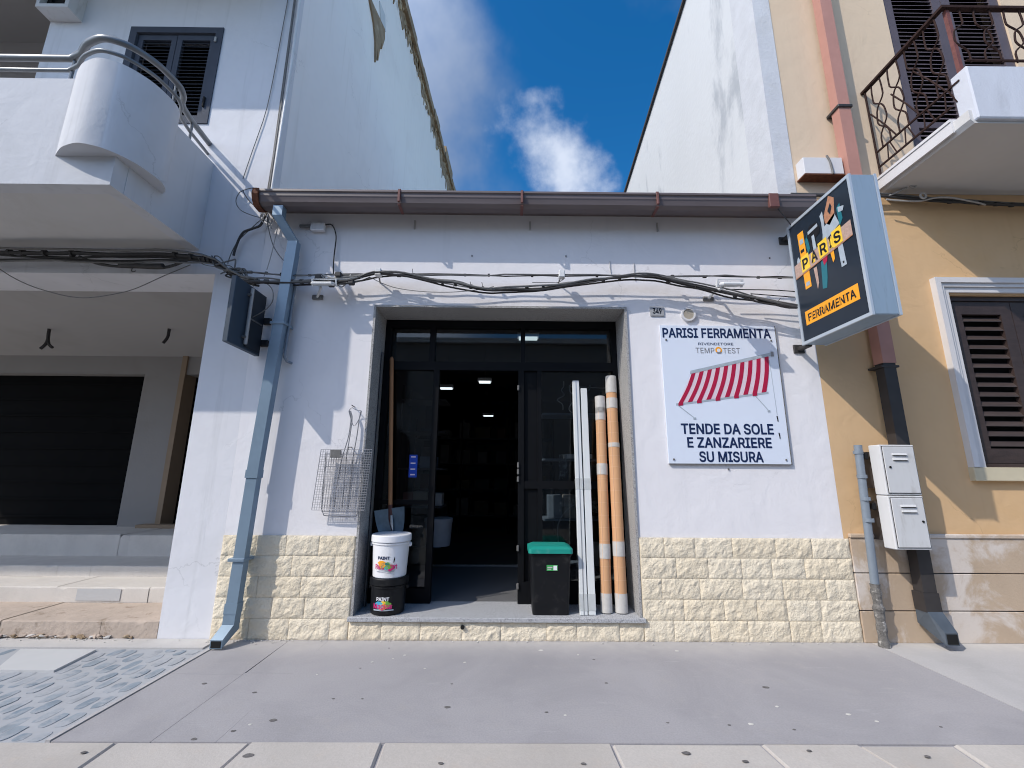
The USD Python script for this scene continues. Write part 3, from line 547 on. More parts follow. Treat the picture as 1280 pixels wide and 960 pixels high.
gtone, gord, gshelf = ['tan', 'pale grey', 'dark red', 'blue grey', 'whitish'], ['first', 'second', 'third', 'fourth', 'fifth', 'sixth', 'seventh'], ['lowest', 'second', 'third', 'top']
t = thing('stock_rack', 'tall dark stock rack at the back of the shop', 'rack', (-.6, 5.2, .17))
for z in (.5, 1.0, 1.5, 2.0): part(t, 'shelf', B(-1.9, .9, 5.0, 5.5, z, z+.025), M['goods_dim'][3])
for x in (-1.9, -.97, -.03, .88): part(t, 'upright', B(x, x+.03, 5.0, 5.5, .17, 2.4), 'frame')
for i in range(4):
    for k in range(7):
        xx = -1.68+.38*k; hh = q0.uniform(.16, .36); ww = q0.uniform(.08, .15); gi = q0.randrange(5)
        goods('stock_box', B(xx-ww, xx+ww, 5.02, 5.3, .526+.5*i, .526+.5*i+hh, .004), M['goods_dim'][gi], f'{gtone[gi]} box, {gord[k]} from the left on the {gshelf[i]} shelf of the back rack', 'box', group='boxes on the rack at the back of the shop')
# ================================================================== DOORWAY ITEMS
ZS = .1765
def cyl_wrap(m, R, cx, cy, z0, ang=0.0, taper=0.0):
    """bends flat art (x right, y up, z out) round an upright cylinder, front towards the street"""
    m = m.copy(); v = np.array(m.vertices); a = v[:, 0]/R+ang; rr = R+v[:, 2]+taper*v[:, 1]
    m.vertices = np.stack([cx+rr*np.sin(a), cy-rr*np.cos(a), z0+v[:, 1]], 1); return m
def dense(m, e=.012):
    v, f = trimesh.remesh.subdivide_to_size(m.vertices, m.faces, e); return trimesh.Trimesh(v, f, process=False)
def splash(seed, r=.04, n=14):
    q = random.Random(seed); a = [2*math.pi*i/n for i in range(n)]
    return Polygon([(r*q.uniform(.6, 1.15)*math.cos(t)*1.2, r*q.uniform(.6, 1.15)*math.sin(t)) for t in a])
def bucket(cx, cy, z0, h, r0, r1, m, lid, label, ink, brand, brand_m, head_m):
    t = thing('paint_bucket', label, 'bucket', (cx, cy, z0))
    part(t, 'tub', lathe([(0, 0), (r0-.006, 0), (r0, .006), (r1-.004, h-.075), (r1+.004, h-.072), (r1+.004, h-.06), (r1-.002, h-.056), (r1, h-.04), (0, h-.04)], (cx, cy, z0), 40), m, smooth=35)
    part(t, 'lid', lathe([(0, h-.004), (r1-.02, h-.004), (r1-.012, h), (r1+.006, h), (r1+.011, h-.006), (r1+.011, h-.052), (r1+.004, h-.055), (r1+.001, h-.0405), (0, h-.0405)], (cx, cy, z0), 40), lid, smooth=35)
    hp = [(cx+(r1+.012)*math.sin(a), cy-(r1+.012)*math.cos(a), z0+h-.066-.05*math.sin((a+1.57)/3.14*math.pi)*0) for a in np.linspace(1.2, 1.9, 8)]
    for sg_ in (-1, 1): part(t, 'handle_ear', B(cx+sg_*(r1+.006)-.012, cx+sg_*(r1+.006)+.012, cy-.018, cy+.018, z0+h-.10, z0+h-.068, .005), m)
    tp = (r1-r0)/h
    for i, (dx, dz, rr, col) in enumerate(ink):
        part(t, 'colour_splash', cyl_wrap(dense(ext(shapely.affinity.translate(splash(i*7+int(cx*100), rr), dx, dz), .0012)), (r0+r1)/2, cx, cy, z0+.01, .0, tp).apply_translation((0, 0, 0)), col)
    return t, tp
import shapely.affinity
bk_x, bk_y = -1.003, .118
inkB = [(-.035, .075, .030, 'cyan_ink'), (-.005, .065, .030, 'orange'), (.03, .080, .026, 'green_ink'), (.0, .088, .022, 'yellow_ink'), (.045, .062, .022, 'magenta_ink')]
inkW = [(-.030, .105, .030, 'orange'), (-.004, .098, .030, 'teal_ink'), (.022, .090, .030, 'green_ink'), (.045, .078, .032, 'magenta_ink'), (.01, .072, .016, 'cyan_ink')]
tb, tp = bucket(bk_x, bk_y, ZS, .281, .136, .148, 'black_plastic', 'black_plastic', 'black paint bucket with colourful print, standing under the white bucket', inkB, '', '', '')
Rb = .141
part(tb, 'lettering', cyl_wrap(dense(on0 := text('PAINT', .105, .026)), Rb+.001, bk_x, bk_y, ZS+.115, -.43, tp), 'white_plastic')
part(tb, 'lettering', cyl_wrap(dense(text('Magica', .155, .036)), Rb+.0028, bk_x, bk_y, ZS+.058, -.60, tp), 'magenta_ink')
part(tb, 'label_stripe', cyl_wrap(dense(ext(sbox(0, 0, .17, .010), .0012)), Rb, bk_x, bk_y, ZS+.040, -.62, tp), 'silver_ink')
ZW = ZS+.2815
tw, tp = bucket(bk_x, bk_y-.004, ZW, .335, .137, .156, 'white_plastic', 'white_plastic', 'white lidded paint bucket stacked on the black bucket in the doorway', inkW, '', '', '')
Rw = .145
part(tw, 'lettering', cyl_wrap(dense(text('PAINT', .100, .022)), Rw+.001, bk_x, bk_y-.004, ZW+.150, -.48, tp), 'navy')
part(tw, 'lettering', cyl_wrap(dense(text('Paint', .085, .036)), Rw+.0028, bk_x, bk_y-.004, ZW+.075, -.62, tp), 'magenta_ink')
part(tw, 'lettering', cyl_wrap(dense(text('art', .045, .034)), Rw+.0028, bk_x, bk_y-.004, ZW+.078, .34, tp), 'magenta_ink')
part(tw, 'brush_mark', cyl_wrap(dense(ext(Polygon([(0, 0), (.006, .0), (.012, .02), (.008, .045), (.003, .03)]), .0012)), Rw, bk_x, bk_y-.004, ZW+.125, .42, tp), 'black_ink')
part(tw, 'label_stripe', cyl_wrap(dense(ext(sbox(0, 0, .15, .004), .0012)), Rw, bk_x, bk_y-.004, ZW+.055, -.55, tp), 'silver_ink')
# shovel leaning in the corner
sh = thing('shovel', 'shovel with long wooden handle leaning in the left corner of the doorway', 'shovel', (-1.05, .30, .70))
part(sh, 'handle', T([(-1.165, .315, 2.42), (-1.16, .31, 2.40), (-1.10, .30, 1.35), (-1.078, .29, 1.00)], [.012, .019, .019, .018], 12), 'wood', smooth=True)
part(sh, 'socket', T([(-1.080, .289, 1.02), (-1.066, .284, .90), (-1.045, .268, .80)], [.021, .021, .006], 12), 'socket', smooth=True)
n, mrow = 11, 9; vv = []
for i in range(mrow):
    s = i/(mrow-1)
    wL, wR = .135*(1-.10*s-.55*s**3), .135*(1-.05*s-.55*s**3)
    for j in range(n):
        u = j/(n-1)*2-1; x = -1.072+(wL if u < 0 else wR)*u + .03*s; z = .99-.30*s+(.02*u if i == 0 else 0)
        y = .275-.045*abs(u)**1.6+.02*s
        vv.append((x, y, z))
ff = []
for i in range(mrow-1):
    for j in range(n-1):
        a = i*n+j; ff += [(a, a+1, a+n+1), (a, a+n+1, a+n)]
bl = trimesh.Trimesh(vv, ff, process=False); bl2 = bl.copy(); bl2.apply_translation((0, .004, 0)); bl2.invert()
part(sh, 'blade', cat([bl, bl2]), 'shovel', smooth=50)
part(sh, 'blade_rib', T([(-1.058, .262, .93), (-1.048, .258, .86), (-1.035, .262, .80)], [.012, .014, .004], 8), 'alu', smooth=True)
# thin metal strips beside the shovel
single('metal_strip', B(-1.232, -1.224, .22, .26, .178, 2.45), 'cable_grey', 'thin grey metal strip standing against the left door jamb', 'metal strip')
# bin
bn = thing('waste_bin', 'black plastic bin with teal green lid and small green label', 'bin', (.353, .15, ZS))
def frustum(cx, cy, z0, z1, a0, b0, a1, b1, rr=.03, n=6):
    def ring(a, b, z):
        p = Polygon([(-a+rr, -b+rr), (a-rr, -b+rr), (a-rr, b-rr), (-a+rr, b-rr)]).buffer(rr, quad_segs=n); q = np.array(p.exterior.coords)[:-1]; return np.column_stack([q[:, 0]+cx, q[:, 1]+cy, np.full(len(q), z)])
    return trimesh.convex.convex_hull(np.vstack([ring(a0, b0, z0), ring(a1, b1, z1)]))
part(bn, 'body', frustum(.352, .155, ZS, .648, .150, .125, .170, .150), 'black_plastic', smooth=30)
part(bn, 'rim', frustum(.352, .155, .640, .656, .177, .157, .177, .157), 'black_plastic', smooth=30)
part(bn, 'lid', cat([frustum(.354, .155, .6565, .690, .186, .166, .184, .164), frustum(.354, .155, .690, .708, .184, .164, .150, .130)]), 'teal', smooth=30)
lbl = on_wall(ext(sbox(0, 0, .092, .046), .0015), .318, .0085, .520); part(bn, 'label', lbl, 'green_label')
part(bn, 'label_text', on_wall(ext(sbox(0, 0, .03, .034), .0015), .374, .0068, .526), 'white_plastic')
part(bn, 'label_text', on_wall(ext(shapely.union_all([sbox(0, .02, .04, .026), sbox(0, .006, .03, .011)]), .0015), .325, .0068, .525), 'pink_ink')
# leaning white profiles and tubes
def lean(p0, p1, w, d):
    p0, p1 = np.array(p0, float), np.array(p1, float); ax = p1-p0; L = np.linalg.norm(ax); ax /= L
    ex = np.array([1, 0, 0])-ax*ax[0]; ex /= np.linalg.norm(ex); ey = np.cross(ax, ex)
    return lambda x0, x1, y0, y1, z0, z1, b=.003: remap(B(x0, x1, y0, y1, z0, z1, b), ex, ey, ax, p0), L
prof_labels = ['taller white metal profile leaning on the pane, left of its pair', 'shorter white metal profile leaning beside the tall one and the cardboard tubes']
for k, (p0, p1, w) in enumerate([((.621, .045, ZS), (.640, .30, 2.19), .062), ((.690, .050, ZS), (.716, .30, 2.115), .060)]):
    t = thing('white_profile', prof_labels[k], 'profile', p0)
    f, L = lean(p0, p1, w, .05)
    h = w/2
    part(t, 'profile_body', cat([f(-h, h, -.02, -.012, 0, L), f(-h, -h+.008, -.012, .03, 0, L), f(h-.008, h, -.012, .03, 0, L), f(-h+.008, h-.008, .022, .03, 0, L)]), 'white_paint_metal')
    if k == 0: part(t, 'groove', f(-.004 if k == 0 else -h+.018, .004 if k == 0 else -h+.024, -.0215, -.0195, .0, L), 'alu')
    for z0, z1 in ((.03, .16), (1.0+.12*k*0, 1.10)): part(t, 'tape', f(-h-.002, h+.002, -.0225, .032, z0, z1), 'tape_clear')
tube_labels = ['shorter orange brown cardboard tube with white tape, leaning left of the taller tube', 'taller orange brown cardboard tube leaning against the right granite jamb']
for k, (p0, p1, r) in enumerate([((.822, .105, ZS), (.874, .31, 2.04), .046), ((.948, .105, ZS), (.985, .31, 2.24), .050)]):
    t = thing('cardboard_tube', tube_labels[k], 'tube', p0, group=None)
    p0, p1 = np.array(p0), np.array(p1); ax = p1-p0; L = np.linalg.norm(ax); ax /= L
    at = lambda s: p0+ax*s
    part(t, 'tube_body', T([at(.10), at(L-.13)], r, 24), 'kraft', smooth=40)
    part(t, 'end_cap', T([at(0), at(.004), at(.15)], [r-.004, r+.003, r+.003], 24), 'tape', smooth=40); part(t, 'end_cap', T([at(L-.17), at(L-.003), at(L)], [r+.003, r+.003, r-.005], 24), 'tape', smooth=40)
    for z, hh in ([(.48, .06), (1.18, .05), (1.70, .06)] if k == 0 else [(.50, .06), (1.40, .02), (1.80, .05)]):
        part(t, 'tape_band', T([at(z-hh), at(z+hh)], r+.003, 24), 'tape', smooth=40)
    for z in np.arange(.25, L-.2, .105): part(t, 'tape_line', T([at(z), at(z+.003)], r+.0010, 24), 'tape_line' , smooth=40)
    q = at(L*.5); a0 = at(.12); a1 = at(L-.15); o = np.array([-.55, -.83, 0])*(r+.0015); part(t, 'tape_seam', T([a0+o, a1+o], .0025, 5), 'tape_line')

# blue opening-hours sticker on the left glass
st = thing('blue_sticker', 'small blue sticker with white lines on the left glass pane', 'sticker', (-.90, .36, 1.26))
part(st, 'sheet', B(-.945, -.868, .3615, .3645, 1.265, 1.475), 'blue_label')
for z in (1.285, 1.335, 1.39, 1.45): part(st, 'printed_line', B(-.93, -.885, .3595, .361, z, z+.012), 'pink_ink')

# ================================================================== WALL ITEMS ON THE SHOP
# grill baskets
def grid(x0, x1, z0, z1, nx, nz, y, r=.0022, skew=0.0):
    ms = []
    for i in range(nx+1):
        x = x0+(x1-x0)*i/nx; ms.append(T([(x+skew*0, y, z1), (x-skew, y, z0)], r*(1.6 if i in (0, nx) else 1), 5))
    for j in range(nz+1):
        z = z0+(z1-z0)*j/nz; s = -skew*(1-j/nz); ms.append(T([(x0+s, y-r*1.5, z), (x1+s, y-r*1.5, z)], r*(1.6 if j in (0, nz) else 1), 5))
    return ms
g1 = thing('grill_rack', 'wide wire grill rack hanging by the left door jamb', 'grill rack', (-1.38, -.02, 1.0))
ws = grid(-1.60, -1.165, 1.0, 1.495, 22, 24, -.075, .0016, .03)
part(g1, 'outer_wire', T([(-1.60, -.075, 1.495), (-1.165, -.075, 1.495), (-1.195, -.075, 1.0), (-1.63, -.075, 1.0)], .0035, 6, True), 'wire')
part(g1, 'wire_mesh', cat(ws), 'wire')
part(g1, 'hook', T([(-1.37, -.001, 1.52), (-1.37, -.08, 1.515), (-1.37, -.08, 1.49)], .004, 6), 'cable')
g2 = thing('grill_basket', 'folding wire grill basket with two long handles hanging on the wall', 'grill basket', (-1.40, -.05, .97))
part(g2, 'wire_mesh', cat(grid(-1.555, -1.26, .985, 1.46, 14, 9, -.052, .0016, .0)), 'wire')
part(g2, 'frame', T(smooth_path([(-1.565, -.052, 1.47), (-1.56, -.052, 1.0), (-1.54, -.052, .955), (-1.27, -.052, .945), (-1.245, -.052, .985), (-1.255, -.052, 1.47)], 4), .004, 6), 'wire')
part(g2, 'frame', T([(-1.54, -.062, .972), (-1.27, -.062, .962)], .003, 6), 'wire')
for xa, xb in ((-1.455, -1.375), (-1.385, -1.365), (-1.335, -1.305)):
    part(g2, 'handle', T(smooth_path([(xa, -.06, 1.02), ((xa+xb)/2-.01, -.06, 1.40), (xb-.005, -.058, 1.64), (xb, -.055, 1.76), (xb-.02+.03*(xb > -1.35), -.055, 1.83)], 4), .0042, 6), 'wire')
part(g2, 'handle_ring', T(smooth_path([(-1.40, -.055, 1.83), (-1.375, -.055, 1.86), (-1.34, -.055, 1.84), (-1.29, -.055, 1.83), (-1.30, -.055, 1.78), (-1.345, -.055, 1.70), (-1.38, -.055, 1.77), (-1.40, -.055, 1.83)], 3), .0035, 6), 'wire')
part(g2, 'hanging_nail', T([(-1.375, .001, 1.875), (-1.375, -.065, 1.88)], .004, 6), 'cable')
part(g2, 'price_tag', B(-1.515, -1.425, -.088, -.082, 1.425, 1.495, .004), 'cable_grey', label='small dark grey tag')

# poster sign: tende da sole
ps = thing('awning_sign', 'white wall sign advertising awnings with a red striped awning picture', 'sign', (1.905, -.01, 1.4))
PX0, PX1, PZ0, PZ1 = 1.383, 2.442, 1.400, 2.655
part(ps, 'panel', B(PX0, PX1, -.018, -.004, PZ0, PZ1), 'sign_white')
part(ps, 'edge_strip', cat([B(PX1+.0005, PX1+.006, -.022, -.004, PZ0-.006, PZ1), B(PX0, PX1+.006, -.022, -.004, PZ0-.0065, PZ0-.0005)]), 'cable_grey')
yF = -.0185
def line(s, x0, x1, z0, h, m='navy', bold=True): part(ps, 'lettering', on_wall(text(s, x1-x0, h, bold, .0012), x0, yF, z0), m)
line('PARISI FERRAMENTA', 1.402, 2.40, 2.540, .086)
line('RIVENDITORE', 1.723, 2.045, 2.468, .023, 'navy', False)
line('TEMP', 1.695, 1.865, 2.392, .050, 'grey_ink', False); line('TEST', 1.945, 2.100, 2.392, .050, 'grey_ink', False)
part(ps, 'logo_dot', on_wall(ext(Point(0, 0).buffer(.031), .0012), 1.905, yF, 2.420), 'orange')
part(ps, 'logo_dot', on_wall(ext(Point(0, 0).buffer(.016), .0012), 1.905, yF-.0015, 2.418), 'sign_white'); part(ps, 'logo_dot', on_wall(ext(Polygon([(-.026, -.018), (.026, -.018), (.014, -.031), (-.014, -.031)]), .0012), 1.905, yF-.0018, 2.420), 'grey_ink')
line('TENDE DA SOLE', 1.508, 2.322, 1.658, .086); line('E ZANZARIERE', 1.553, 2.292, 1.540, .084); line('SU MISURA', 1.648, 2.205, 1.418, .084)
# picture of the awning
TL, TR, BR, BL = np.array([1.640, 2.200]), np.array([2.356, 2.375]), np.array([2.296, 2.035]), np.array([1.500, 1.925])
part(ps, 'awning_picture', wallpoly([TL, TR, BR, BL], yF, .0010), 'pink_ink')
ns = 19
for i in range(0, ns, 2):
    a, b = i/ns, (i+1)/ns; e = lambda P, Q, t: P+(Q-P)*t
    sag = lambda t, s: e(TL, TR, t)*(1-s)+e(BL, BR, t)*s+np.array([.012*math.sin(math.pi*s), 0])
    poly = [sag(a, s) for s in np.linspace(0, 1, 6)]+[sag(b, s) for s in np.linspace(1, 0, 6)]
    part(ps, 'awning_stripe', wallpoly(poly, yF-.0013, .0010), 'red_ink')
    q0, q1 = e(BL, BR, a), e(BL, BR, b)
    if i % 4 == 0: part(ps, 'valance_stripe', wallpoly([q0, q1, q1-[0, .022], q0-[0, .022]], yF-.0013, .0010), 'red_ink')
part(ps, 'awning_picture', wallpoly([BL-[.02, 0], BR+[.02, .003], BR-[-.02, .016], BL-[.02, .02]], yF, .0008), 'silver_ink')
part(ps, 'roller_picture', wallpoly([TL+[-.015, -.005], TL+[-.01, .025], TR+[.03, .028], TR+[.03, -.002]], yF-.0015, .0012), 'silver_ink')
part(ps, 'roller_picture', wallpoly([TR+[.022, -.01], TR+[.022, .035], TR+[.048, .035], TR+[.048, -.01]], yF-.003, .0012), 'grey_ink')
for a, b in ((np.array([1.50, 1.905]), np.array([1.635, 1.795])), (np.array([2.19, 2.005]), np.array([2.30, 1.865]))):
    d = (b-a)/np.linalg.norm(b-a); nn = np.array([-d[1], d[0]])*.004
    part(ps, 'arm_picture', wallpoly([a+nn, b+nn, b-nn, a-nn], yF, .0010), 'silver_ink'); part(ps, 'arm_picture', wallpoly([b+[-.012, -.012], b+[.012, -.012], b+[.012, .006], b+[-.012, .006]], yF-.0012, .0010), 'silver_ink')
part(ps, 'crank_picture', wallpoly([(2.358, 2.33), (2.361, 2.33), (2.372, 1.83), (2.368, 1.83)], yF, .0008), 'silver_ink')
for z in (1.82, 1.67): part(ps, 'crank_picture', wallpoly([(2.362, z), (2.372, z), (2.375, z-.05), (2.366, z-.05)], yF-.001, .0010), 'black_ink')
for x, z in ((1.43, 2.515), (2.395, 2.515), (1.425, 1.435), (2.40, 1.437)): part(ps, 'screw', B(x-.008, x+.008, -.026, -.0185, z-.008, z+.008, .003), 'cable_grey')
# number tile and vent
nt = thing('house_number', 'small grey house number tile reading 349', 'number plate', (1.37, -.006, 2.79))
part(nt, 'tile', B(1.305, 1.432, -.012, -.001, 2.752, 2.842), 'number_tile'); part(nt, 'lettering', on_wall(text('349', .082, .052, True, .0012), 1.328, -.0125, 2.772), 'black_ink')
vt = thing('wall_vent', 'round beige vent cover with pale rim on the white wall', 'vent', (1.655, -.02, 2.765))
rot = lambda m, x, y, z: remap(m, (1, 0, 0), (0, 0, 1), (0, -1, 0), (x, y, z))
part(vt, 'rim', rot(trimesh.creation.annulus(.050, .066, .028, sections=40), 1.655, -.014, 2.765), 'trim_white', smooth=40); part(vt, 'cover', rot(trimesh.creation.cylinder(.0495, .022, sections=40), 1.655, -.012, 2.765), 'beige', smooth=40)
# floodlights on stand-off arms
def flood(x, z, P, label, tip):
    t = thing('floodlight', label, 'floodlight', (x, 0, z))
    part(t, 'wall_plate', B(x-.05, x+.05, -.016, .001, z-.022, z+.022, .004), 'cable_grey')
    part(t, 'arm', T([(x, -.01, z), (x+.05, -.07, z+.06), (tip[0]-.05, -P+.02, tip[1]-.01)], .012, 8), 'lamp_white', smooth=True)
    c = np.array([tip[0], -P, tip[1]])
    f = lambda m: remap(m, (1, .0, 0), (0, .93, .367), (0, -.367, .93), c)
    part(t, 'housing', f(B(-.10, .09, -.075, .075, 0, .03, .010)), 'lamp_white'); part(t, 'glass_front', f(B(-.088, .078, -.064, .064, -.004, -.0005)), 'tape_clear')
    part(t, 'yoke', f(cat([B(-.118, -.104, -.01, .01, -.01, .05), B(.094, .108, -.01, .01, -.01, .05), B(-.118, .108, -.01, .01, .05, .058)])), 'lamp_white')
flood(1.86, 2.925, .33, 'white floodlight on an arm above the awning sign', (1.90, 2.905))
flood(-1.80, 2.905, .16, 'white floodlight under the cable bundle near the left downpipe', (-1.67, 2.955))
# stand-off bracket carrying the cables
for k, (x, z, lb) in enumerate([(-1.21, 3.10, 'white cable clamp on a stand-off rod above the left of the doorway'), (.47, 3.10, 'white cable clamp on a stand-off rod above the right of the doorway')]):
    t = thing('cable_bracket', lb, 'bracket', (x, 0, z))
    part(t, 'rod', T([(x-.02, .001, z-.04), (x, -.13, z)], .007, 6), 'cable_grey'); part(t, 'clamp', B(x-.028, x+.028, -.155, -.085, z-.035, z+.035, .006), 'lamp_white')
# junction box under the gutter
jb = thing('junction_box', 'small white junction box under the gutter with a dangling wire', 'junction box', (-1.80, -.03, 3.6))
part(jb, 'box', B(-1.925, -1.79, -.05, -.001, 3.575, 3.66, .008), 'plaster_white'); part(jb, 'conduit', T([(-2.03, -.03, 3.625), (-1.92, -.03, 3.625)], .016, 8), 'cable_grey')
part(jb, 'wire', T(smooth_path([(-1.79, -.03, 3.64), (-1.74, -.035, 3.645), (-1.69, -.03, 3.58), (-1.672, -.03, 3.49), (-1.675, -.03, 3.30), (-1.66, -.04, 3.13)], 6), .006, 6), 'cable')

# ------------------------------------------------------------------ cables
def wob(pts, amp, seed, n=5):
    P = smooth_path(pts, n); r = np.random.RandomState(seed)
    return P+np.stack([meshkit.noise(np.stack([P[:, 0]*4, P[:, 0]*0+seed, P[:, 0]*0+k], 1), k)-.5 for k in range(3)], 1)*amp*2
lower = [(-2.388, -.13, 2.999), (-1.735, -.13, 3.006), (-1.446, -.13, 3.024), (-1.195, -.13, 3.09), (-.864, -.13, 3.061), (-.57, -.13, 3.001), (-.131, -.13, 2.935), (.306, -.13, 2.963), (.747, -.13, 3.03), (1.116, -.13, 3.081), (1.3, -.13, 3.075), (1.626, -.13, 3.007), (1.949, -.13, 2.932), (2.27, -.13, 2.857), (2.60, -.13, 2.80)]
upper = [(-2.42, -.1, 3.108), (-1.902, -.1, 3.080), (-1.314, -.1, 3.095), (-.4, -.1, 3.098), (.384, -.1, 3.100), (1.311, -.1, 3.106), (2.66, -.1, 3.10)]
cb = thing('cable_bundle', 'bundle of black and grey cables strung across the shop front', 'cables', (0, -.1, 3.05))
sh_ = lambda pts, dy, dz: [(a, b+dy, c+dz) for a, b, c in pts]
part(cb, 'cable', T(wob(upper, .008, 1), .0065, 6), 'cable'); part(cb, 'cable', T(wob(sh_(upper, -.03, -.012), .012, 2), .006, 6), 'cable_grey')
for i, (dy, dz, r, m) in enumerate([(0, 0, .0105, 'cable'), (-.028, .008, .009, 'cable_grey'), (.02, -.011, .008, 'cable'), (-.012, .018, .007, 'cable_grey'), (-.035, -.014, .007, 'cable'), (.01, .012, .005, 'cable_pale')]):
    part(cb, 'cable', T(wob(sh_(lower, dy, dz), .017, 10+i), r, 6), m)
part(cb, 'cable', T(wob([(-1.28, -.12, 3.06), (-1.0, -.12, 2.945), (-.7, -.12, 2.915), (-.4, -.12, 2.93), (-.15, -.12, 2.975)], .004, 31), .0035, 5), 'cable_grey')
part(cb, 'cable', T(wob([(.2, -.12, 3.02), (.42, -.12, 3.02), (.5, -.12, 3.07)], .003, 32), .0035, 5), 'cable_grey')
part(cb, 'cable', T(wob([(1.98, -.12, 2.97), (2.3, -.12, 2.97), (2.62, -.12, 2.955)], .003, 33), .005, 5), 'cable')
part(cb, 'cable', T(wob([(2.2, -.12, 2.93), (2.4, -.12, 2.915), (2.60, -.12, 2.90)], .003, 34), .005, 5), 'cable')
def along(P, x):
    P = np.array(P); return np.array([x, np.interp(x, P[:, 0], P[:, 1]), np.interp(x, P[:, 0], P[:, 2])])
q = random.Random(5); ks = 0
for src, xs, r in ((lower, [-2.3, -2.22, -1.98, -1.9, -1.7, -1.62, -1.02, -.72, -.62, -.5, -.36, -.25, .15, .3, .62, .85, 1.0, 1.45, 1.7, 2.05, 2.2, 2.42, 2.52], .020), (upper, [-2.25, -2.1, -1.85, -1.55, -.9, -.42, -.2, .2, .8, 1.5, 1.8, 2.3, 2.5], .013)):
    for x in xs:
        c = along(src, x); w = q.uniform(.008, .018); part(cb, 'cable_tie', T([c-[w, 0, 0], c+[w, 0, 0]], r*q.uniform(.9, 1.2), 8), 'cable')
        if q.random() < .5: part(cb, 'tie_tail', T([c+[0, -.01, .01], c+[q.uniform(-.02, .02), -.03, q.uniform(.03, .05)*q.choice([-1, 1])]], .0028, 4), 'cable')
# knot of joints left of the door
for i in range(9):
    x0 = q.uniform(-1.78, -1.6); x1 = q.uniform(-1.5, -1.28); pts = [(x0, -.14, 3.02+q.uniform(-.03, .05)), ((x0+x1)/2, -.16, 3.0+q.uniform(-.07, .06)), (x1, -.14, 3.03+q.uniform(-.05, .05))]
    part(cb, 'loop', T(wob(pts, .012, 60+i), q.uniform(.004, .009), 5), q.choice(['cable', 'cable_grey', 'cable_pale']))
for x, z in ((-1.56, 3.06), (-1.44, 2.99), (-1.74, 3.03), (-1.62, 2.97)): part(cb, 'splice', B(x-.028, x+.028, -.18, -.13, z-.024, z+.024, .008), 'cable')

lc = thing('cable_run', 'thick dark cable run under the left balcony turning towards the shop', 'cables', (-3.6, -.1, 3.25))
left1 = [(-7.5, -.12, 3.29), (-4.711, -.12, 3.275), (-3.975, -.12, 3.266), (-3.093, -.12, 3.267), (-2.753, -.12, 3.215), (-2.472, -.12, 3.034), (-2.30, -.12, 2.995)]
left2 = [(-7.5, -.1, 3.2), (-4.716, -.1, 3.205), (-4.203, -.1, 3.21), (-3.612, -.1, 3.2), (-3.099, -.1, 3.214), (-2.789, -.1, 3.217), (-2.55, -.1, 3.11), (-2.38, -.1, 3.11)]
for i, (src, dy, dz, r, m) in enumerate([(left1, 0, 0, .018, 'cable'), (left1, -.03, .022, .011, 'cable_grey'), (left1, .02, -.02, .010, 'cable'), (left2, 0, 0, .014, 'cable'), (left2, -.02, -.02, .008, 'cable_grey')]):
    part(lc, 'cable', T(wob(sh_(src, dy, dz), .010, 40+i, 6), r, 6), m)
part(lc, 'cable', T(wob([(-4.0, -.1, 3.25), (-3.753, -.1, 3.167), (-3.5, -.1, 3.145), (-3.235, -.1, 3.148), (-2.957, -.1, 3.24)], .006, 50), .013, 6), 'cable')
part(lc, 'splice', T([(-3.6, -.11, 3.155), (-3.2, -.11, 3.155)], [.02, .024], 8), 'cable', smooth=True)
part(lc, 'hanging_wire', T(smooth_path([(-4.85, -.05, 3.2), (-4.318, -.05, 2.937), (-3.931, -.05, 2.861), (-3.571, -.05, 2.92), (-3.2, -.05, 3.10), (-3.0, -.05, 3.2)], 8), .0045, 5), 'cable_grey')
for i in range(12):
    x = q.uniform(-2.85, -2.40); f0 = along(left1, x); d = lambda: np.array([q.uniform(-.1, .1), q.uniform(-.04, .02), q.uniform(-.05, .07)])
    part(lc, 'loop', T(smooth_path([f0, f0+d(), f0+d()+[.06, 0, -.02], f0+[.14, 0, -.08]], 5), q.uniform(.004, .008), 5), q.choice(['cable', 'cable_grey', 'cable_grey']))
for x in (-4.62, -4.5, -4.3, -4.05, -3.1, -2.95, -2.82, -2.78, -2.7): c = along(left1, x); part(lc, 'cable_tie', T([c-[.012, 0, 0], c+[.012, 0, 0]], .03, 8), 'cable')
part(lc, 'wire_tail', T(smooth_path([(-3.46, -.1, 3.2), (-3.48, -.11, 3.12), (-3.46, -.12, 3.09), (-3.43, -.12, 3.10)], 4), .004, 5), 'cable')
dw = thing('drop_cable', 'dark cable with loose loops dropping from the gutter end beside the corner', 'cables', (-2.45, -.05, 3.6))
part(dw, 'cable', T(smooth_path([(-2.335, -.08, 3.80), (-2.37, -.05, 3.70), (-2.402, -.05, 3.614), (-2.47, -.05, 3.58), (-2.546, -.05, 3.545), (-2.59, -.05, 3.44), (-2.61, -.05, 3.30)], 6), .011, 6), 'cable')
